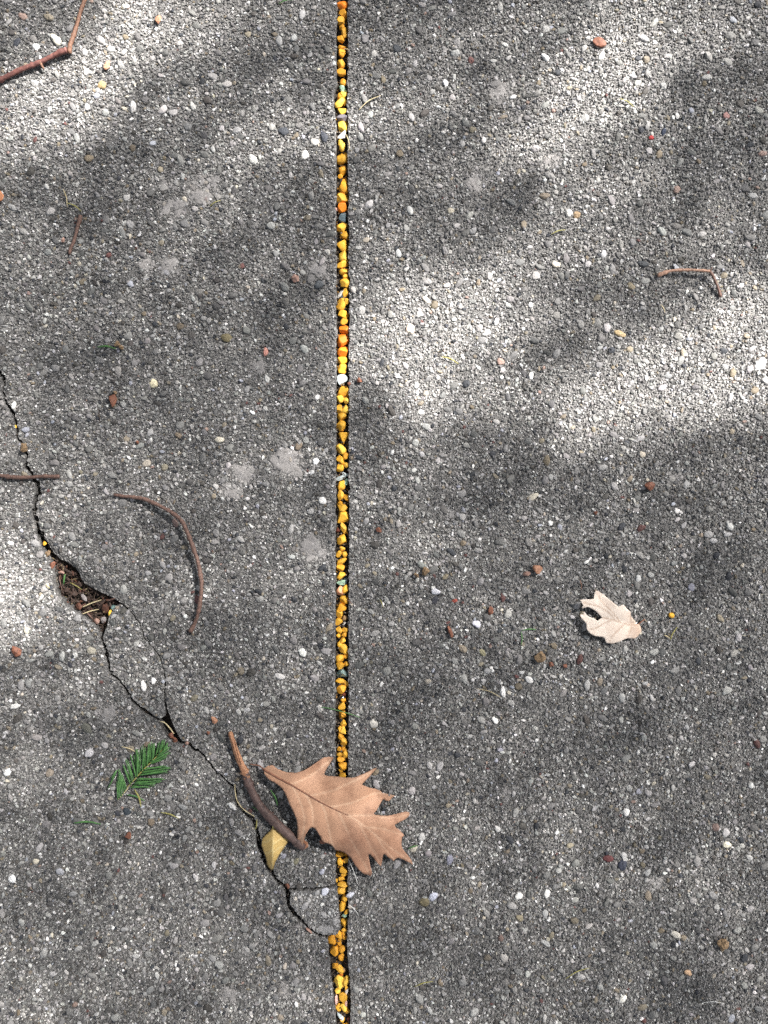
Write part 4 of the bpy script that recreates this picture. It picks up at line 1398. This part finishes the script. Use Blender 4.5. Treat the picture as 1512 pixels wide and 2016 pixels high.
# ------------------------------------------------------------ crumbs of bark, buds, chips
BITS = [  # x y w h angle thickness(px half) material cuts rough label category
    (582, 550, 20, 19, 20, 5, PINKBIT, "pinkish tan bark crumb left of the joint", "bark crumb"),
    (224, 790, 17, 30, 0, 5, RUST, "rust red bark flake at the left above the long hooked twig", "bark flake"),
    (228, 774, 9, 9, 0, 4, TANBIT, "tan crumb on top of the rust red bark flake", "crumb"),
    (313, 41, 13, 21, 15, 4, ORANGE_BIT, "orange bark flake near the top left", "bark flake"),
    (213, 131, 13, 24, 20, 4, ORANGE_BIT, "pale orange bark flake right of the bent corner twig", "bark flake"),
    (1179, 86, 32, 22, 30, 3.5, RUST, "large rust orange bark chip near the top right", "bark chip"),
    (51, 882, 18, 22, 0, 7, TANBIT, "round fuzzy tan bud sitting on the crack", "bud"),
    (34, 1282, 26, 22, 30, 6, RUST, "rust coloured bark lump at the left edge, lower half", "bark crumb"),
    (1277, 958, 24, 20, -10, 7, RUST, "reddish brown bark lump on the right side", "bark crumb"),
    (1057, 1121, 22, 20, 0, 7, ORANGE_BIT, "rusty angular chip, the larger of a pair right of the centre", "bark chip"),
    (1036, 1129, 18, 11, -10, 5, PINKBIT, "flat pinkish chip, the smaller of a pair right of the centre", "bark chip"),
    (1062, 1292, 27, 26, 0, 8, TANBIT, "crumbly tan soil lump below the right angled green needles", "soil lump"),
    (1084, 1307, 11, 11, 0, 5, RUST, "small shiny brown pebble beside the crumbly tan lump", "pebble"),
    (1112, 1311, 9, 10, 0, 3, RUST, "small rust crumb right of the crumbly tan lump", "bark crumb"),
    (1421, 1855, 25, 25, -30, 8, TANBIT, "golden brown seed husk near the bottom right corner", "husk"),
    (422, 1416, 13, 19, -40, 5, ORANGE_BIT, "broken orange wood chip above the split stick", "wood chip"),
    (411, 1442, 9, 8, 0, 3, RUST, "small rust crumb below the broken orange wood chip", "bark crumb"),
    (254, 1642, 15, 14, 0, 5, RUST, "rust red crumb below the conifer sprig", "bark crumb"),
    (838, 1124, 18, 20, 0, 6, TANBIT, "crumbly tan crumb among the lighter gravel, right of the joint", "crumb"),
    (819, 1132, 12, 11, 0, 5, TANBIT, "smooth brown pebble left of the crumbly tan crumb", "pebble"),
    (966, 1202, 13, 20, 20, 4, RUST, "dark rust bark flake left of the right angled green needles", "bark flake"),
    (886, 1243, 9, 28, -25, 4, RUST, "narrow dark red bark flake right of the joint, middle height", "bark flake"),
    (708, 749, 12, 11, 0, 5, RUST, "small brown crumb right of the large whitish glass chip", "bark crumb"),
    (688, 756, 8, 8, 0, 3, RUST, "tiny brown crumb on the rim of the joint by the whitish glass", "bark crumb"),
    (746, 1043, 16, 11, 20, 3, RUST, "thin brown flake right of the joint at middle height", "bark flake"),
    (233, 678, 13, 13, 0, 6, TANBIT, "left half of the tan double bud at the left", "bud"),
    (240, 685, 12, 10, 0, 5, TANBIT, "right half of the tan double bud at the left", "bud"),
    (126, 474, 9, 12, 0, 4, PINKBIT, "small pink chip left of the short brown twig", "chip"),
    (336, 1448, 13, 13, 0, 5, RUST, "rust red crumb at the mouth of the small dark hole in the crack", "bark crumb"),
    (344, 1457, 13, 12, 20, 5, RUST, "darker rust crumb touching the tip of the conifer sprig", "bark crumb"),
    (369, 1462, 9, 8, 0, 3, PINKBIT, "tiny pinkish crumb beside the crack above the sprig", "bark crumb"),
    (566, 1744, 13, 11, 40, 5, RUST, "brown bark bit stuck where the crack splits below the yellow leaf", "bark crumb"),
    (609, 1831, 6, 20, -50, 3, PINKBIT, "pale stick stub lying on the crack by the broken corner", "stick stub"),
    (272, 871, 8, 9, 0, 4, RUST, "small red crumb at the left, right of the rust bark flake", "bark crumb"),
    (1172, 1010, 9, 8, 0, 3, RUST, "tiny rust crumb above the pale torn leaf", "bark crumb"),
    (102, 1112, 13, 18, 20, 5, RUST, "red bark bit at the upper end of the litter hole", "bark crumb"),
    (93, 1090, 11, 17, 10, 5, TANBIT, "tan shell-like bit where the crack widens", "crumb"),
]
for i, (px, py, w_, h_, ang, tz, m, lab, c_) in enumerate(BITS):
    r_ = np.random.default_rng(500 + i)
    zb = .0004
    if (px, py) in ((336, 1448), (344, 1457)):
        zb = -.003
    if (px, py) in ((102, 1112), (93, 1090), (566, 1744)):
        zb = -.0035
    crumbly = m is TANBIT
    o = one_stone(c_.replace(" ", "_"), px, py, w_ * .88, h_ * .88, 'T', False, ang, 0, r_, tk=zb, m=m, cuts=7 if crumbly else 12, rough=.26 if crumbly else .13, lo=.5, thick=tz)
    tag(o, lab, c_)

# ------------------------------------------------------------ litter in the hole of the crack
HOLE = cat(cavL, [(200, 1256), (205, 1250), (213, 1222), (228, 1196)], cavR[::-1])


def inside(poly, x, y):
    c = False
    for i in range(len(poly)):
        xa, ya = poly[i]
        xb, yb = poly[i - 1]
        if (ya > y) != (yb > y) and x < (xb - xa) * (y - ya) / (yb - ya) + xa:
            c = not c
    return c


LITRUST = plain("shaded_litter_bark", (.03, .012, .008), (.13, .05, .028), 600)  # darker copies of bark, stem and straw: the hole's shade put into colour
LITBROWN = plain("shaded_litter_stem", (.02, .012, .008), (.11, .07, .045), 600)
LITSTRAW = plain("shaded_litter_straw", (.08, .06, .03), (.30, .23, .13), 600)
r_ = random.Random(41)
Vf = []
k = 0
litter = {DARKBIT: [], LITRUST: [], LITSTRAW: [], LITBROWN: []}
while k < 420:
    x, y = r_.uniform(84, 232), r_.uniform(1066, 1254)
    if not inside(HOLE, x, y):
        continue
    k += 1
    a = r_.uniform(0, math.pi)
    L = r_.uniform(3, 9) if r_.random() < .6 else r_.uniform(8, 22)
    x2, y2 = x + math.cos(a) * L, y + math.sin(a) * L
    if not inside(HOLE, x2, y2):
        x2, y2 = x + math.cos(a) * 2, y + math.sin(a) * 2
    z = -13 + r_.uniform(0, 6)
    m = r_.choice([DARKBIT, DARKBIT, DARKBIT, DARKBIT, LITRUST, LITBROWN, LITBROWN, LITSTRAW])
    rad = r_.uniform(.5, 1.1) if m in (LITSTRAW, LITBROWN) else r_.uniform(1.0, 2.8)
    pts, rr = path3([(x, y, z, rad * .7), ((x + x2) / 2, (y + y2) / 2 + r_.uniform(-1.5, 1.5), z + r_.uniform(0, 1), rad), (x2, y2, z + r_.uniform(-1, 1), rad * .6)], 4)
    litter[m].append(tube(pts, rr, 6, .25, k, .45))
lt = bpy.data.meshes.new("leaf_litter")
allV, allF, mi_ = [], [], []
for j, (m, lst) in enumerate(litter.items()):
    lt.materials.append(m)
    v, f = join(lst)
    o_ = len(allV)
    allV += v
    allF += [tuple(i + o_ for i in q) for q in f]
    mi_ += [j] * len(f)
lt.from_pydata([tuple(v) for v in allV], [], allF)
lt.polygons.foreach_set("material_index", mi_)
lo_ = bpy.data.objects.new("leaf_litter", lt)
col.objects.link(lo_)
tag(lo_, "dark crumbled plant litter packed in the wide hole of the crack", "litter", None, "stuff")


def Z9(x, y):
    return (100 + x / 9.45, 1060 + y / 9.45)


for (px, py, w_, h_, ang, tz, m, lab, c_, zz) in [
    (*Z9(490, 1270), 16, 17, 10, 3, RUST, "reddish bark chip at the lower rim of the litter hole", "bark chip", -4.5),
    (*Z9(585, 1115), 10, 21, -40, 1.5, GREYBIT, "grey pointed flake in the middle of the litter hole", "flake", -4.2),
    (*Z9(970, 1320), 17, 24, 0, 5, RUST, "dark brown bark lump left of the greenish glass in the litter hole", "bark chip", -6.5),
    (*Z9(820, 1550), 12, 15, -30, 4, PINKBIT, "pale pink chip at the lower end of the litter hole", "chip", -5),
    (*Z9(940, 1540), 15, 17, 0, 6, GREYBIT, "round grey brown lump beside the pale pink chip in the litter hole", "soil lump", -7),
    (*Z9(150, 640), 16, 9, 20, 3, PINKBIT, "pinkish bark sliver near the top of the litter hole", "bark chip", -5.5),
    (*Z9(250, 980), 12, 9, 0, 4, DARKBIT, "dark brown crumb in the left part of the litter hole", "crumb", -6),
    (*Z9(400, 1040), 13, 12, 0, 4, DARKBIT, "dark purple brown crumb left of the grey pointed flake", "crumb", -6),
]:
    r2 = np.random.default_rng(int(px * 7))
    o = one_stone(c_.replace(" ", "_"), px, py, w_ * .85, h_ * .85, 'T', False, ang, 0, r2, tk=zz * .001 - .001 - tz * S, m={RUST: LITRUST, PINKBIT: PINKBIT}.get(m, m), cuts=12, rough=.14, lo=.5, thick=tz)
    tag(o, lab, c_)
for a, b_, r, m, lab in [(Z9(565, 1285), Z9(920, 1150), 1.0, STRAW, "straw stem crossing the litter hole, the upper of two"), (Z9(560, 1415), Z9(870, 1325), 1.0, STRAW, "straw stem crossing the litter hole, the lower of two"),
                         (Z9(240, 670), Z9(215, 860), 1.6, GREEN, "small green blade in the upper left of the litter hole"), (Z9(340, 830), Z9(560, 960), .8, OLIVE, "olive stem slanting across the top of the litter hole"),
                         (Z9(640, 1380), Z9(770, 1520), 1.6, BARK_BROWN, "brown stem end in the lower litter hole"), (Z9(1040, 1170), Z9(1370, 1060), 1.4, BARK_BROWN, "brown stem at the right tip of the litter hole"),
                         (Z9(130, 700), Z9(190, 980), .8, BARK_BROWN, "thin brown stem along the left wall of the litter hole")]:
    z = -3.4
    tag(tube_obj("dry_stem" if m is not GREEN else "grass_blade", [(*a, z, r), ((a[0] + b_[0]) / 2, (a[1] + b_[1]) / 2 - 1, z + .7, r * 1.1), (*b_, z, r * .6)], m, None, seg=6, rough=.08, seed=int(a[0]), step=4, flat=.6), lab, "stem")
# small dark hole further down the crack
tag(tube_obj("dry_stem", [(*F4(775, 845), -1.0, .9), (*F4(810, 850), -.6, 1.1), (*F4(850, 890), -.6, 1.3), (*F4(890, 945), -1.0, 1.0)], STRAW, None, seg=6, step=3), "pale stem bridging the small dark hole above the sprig", "stem")

# grit washed into the joint and the cracks
gr = np.random.default_rng(808)
GRIT, t, b = mat("washed_grit")
att = N(t, "ShaderNodeAttribute", attribute_name="Col")
t.links.new(att.outputs["Color"], b.inputs["Base Color"])
b.inputs["Roughness"].default_value = .85
gp = []
for k in range(2600):
    y = gr.uniform(-200, 2250)
    x = gr.uniform(660, 688) if y < 1842 else gr.uniform(646 + (y - 1842) * .09, 688)
    gp.append((x, y, -.0078 + .0034 * gr.random(), gr.uniform(.9, 2.3), 0))
for line in (crA, crB, crC, crD):
    q = spline(line, 1.6)
    for p in q:
        for _ in range(2):
            gp.append((p[0] + gr.normal() * 1.3, p[1] + gr.normal() * 1.3, -.009 + .0065 * gr.random(), gr.uniform(.7, 1.8), 1))
gp = np.array(gp)
pal = [np.array([(.05, .035, .025), (.12, .085, .055), (.30, .15, .03), (.03, .025, .02), (.2, .17, .14)]), np.array([(.05, .045, .04), (.12, .11, .10), (.2, .19, .18), (.1, .07, .05), (.03, .028, .026)])]
V, F, C = [], [], []
off = 0
for ti in range(len(T_small)):
    TV, TF = T_small[ti]
    g = gp[ti::len(T_small)]
    n = len(g)
    a = gr.random(n) * 6.283
    r = g[:, 3] * S
    vx, vy, vz = TV[None, :, 0] * r[:, None], TV[None, :, 1] * r[:, None] * .8, TV[None, :, 2] * r[:, None]
    ca_, sa_ = np.cos(a)[:, None], np.sin(a)[:, None]
    w = np.stack([vx * ca_ - vy * sa_ + ((g[:, 0] - 756) * S)[:, None], vx * sa_ + vy * ca_ + ((1008 - g[:, 1]) * S)[:, None], vz + g[:, 2][:, None]], 2)
    V.append(w.reshape(-1, 3))
    F.append((TF[None] + (np.arange(n) * len(TV))[:, None, None]).reshape(-1, 3) + off)
    off += n * len(TV)
    cc = np.where(g[:, 4:5] < .5, pal[0][gr.integers(0, 5, n)], pal[1][gr.integers(0, 5, n)])
    C.append(np.repeat(cc, len(TV), 0))
V, F, C = np.concatenate(V), np.concatenate(F), np.concatenate(C)
me = bpy.data.meshes.new("grit")
me.from_pydata(V.tolist(), [], F.tolist())
ca = me.color_attributes.new("Col", 'FLOAT_COLOR', 'POINT')
ca.data.foreach_set("color", np.concatenate([C, np.ones((len(C), 1))], 1).astype(np.float32).ravel())
me.materials.append(GRIT)
g_ = bpy.data.objects.new("grit", me)
col.objects.link(g_)
tag(g_, "dull brown grit washed into the joint and the cracks", "grit", None, "stuff")
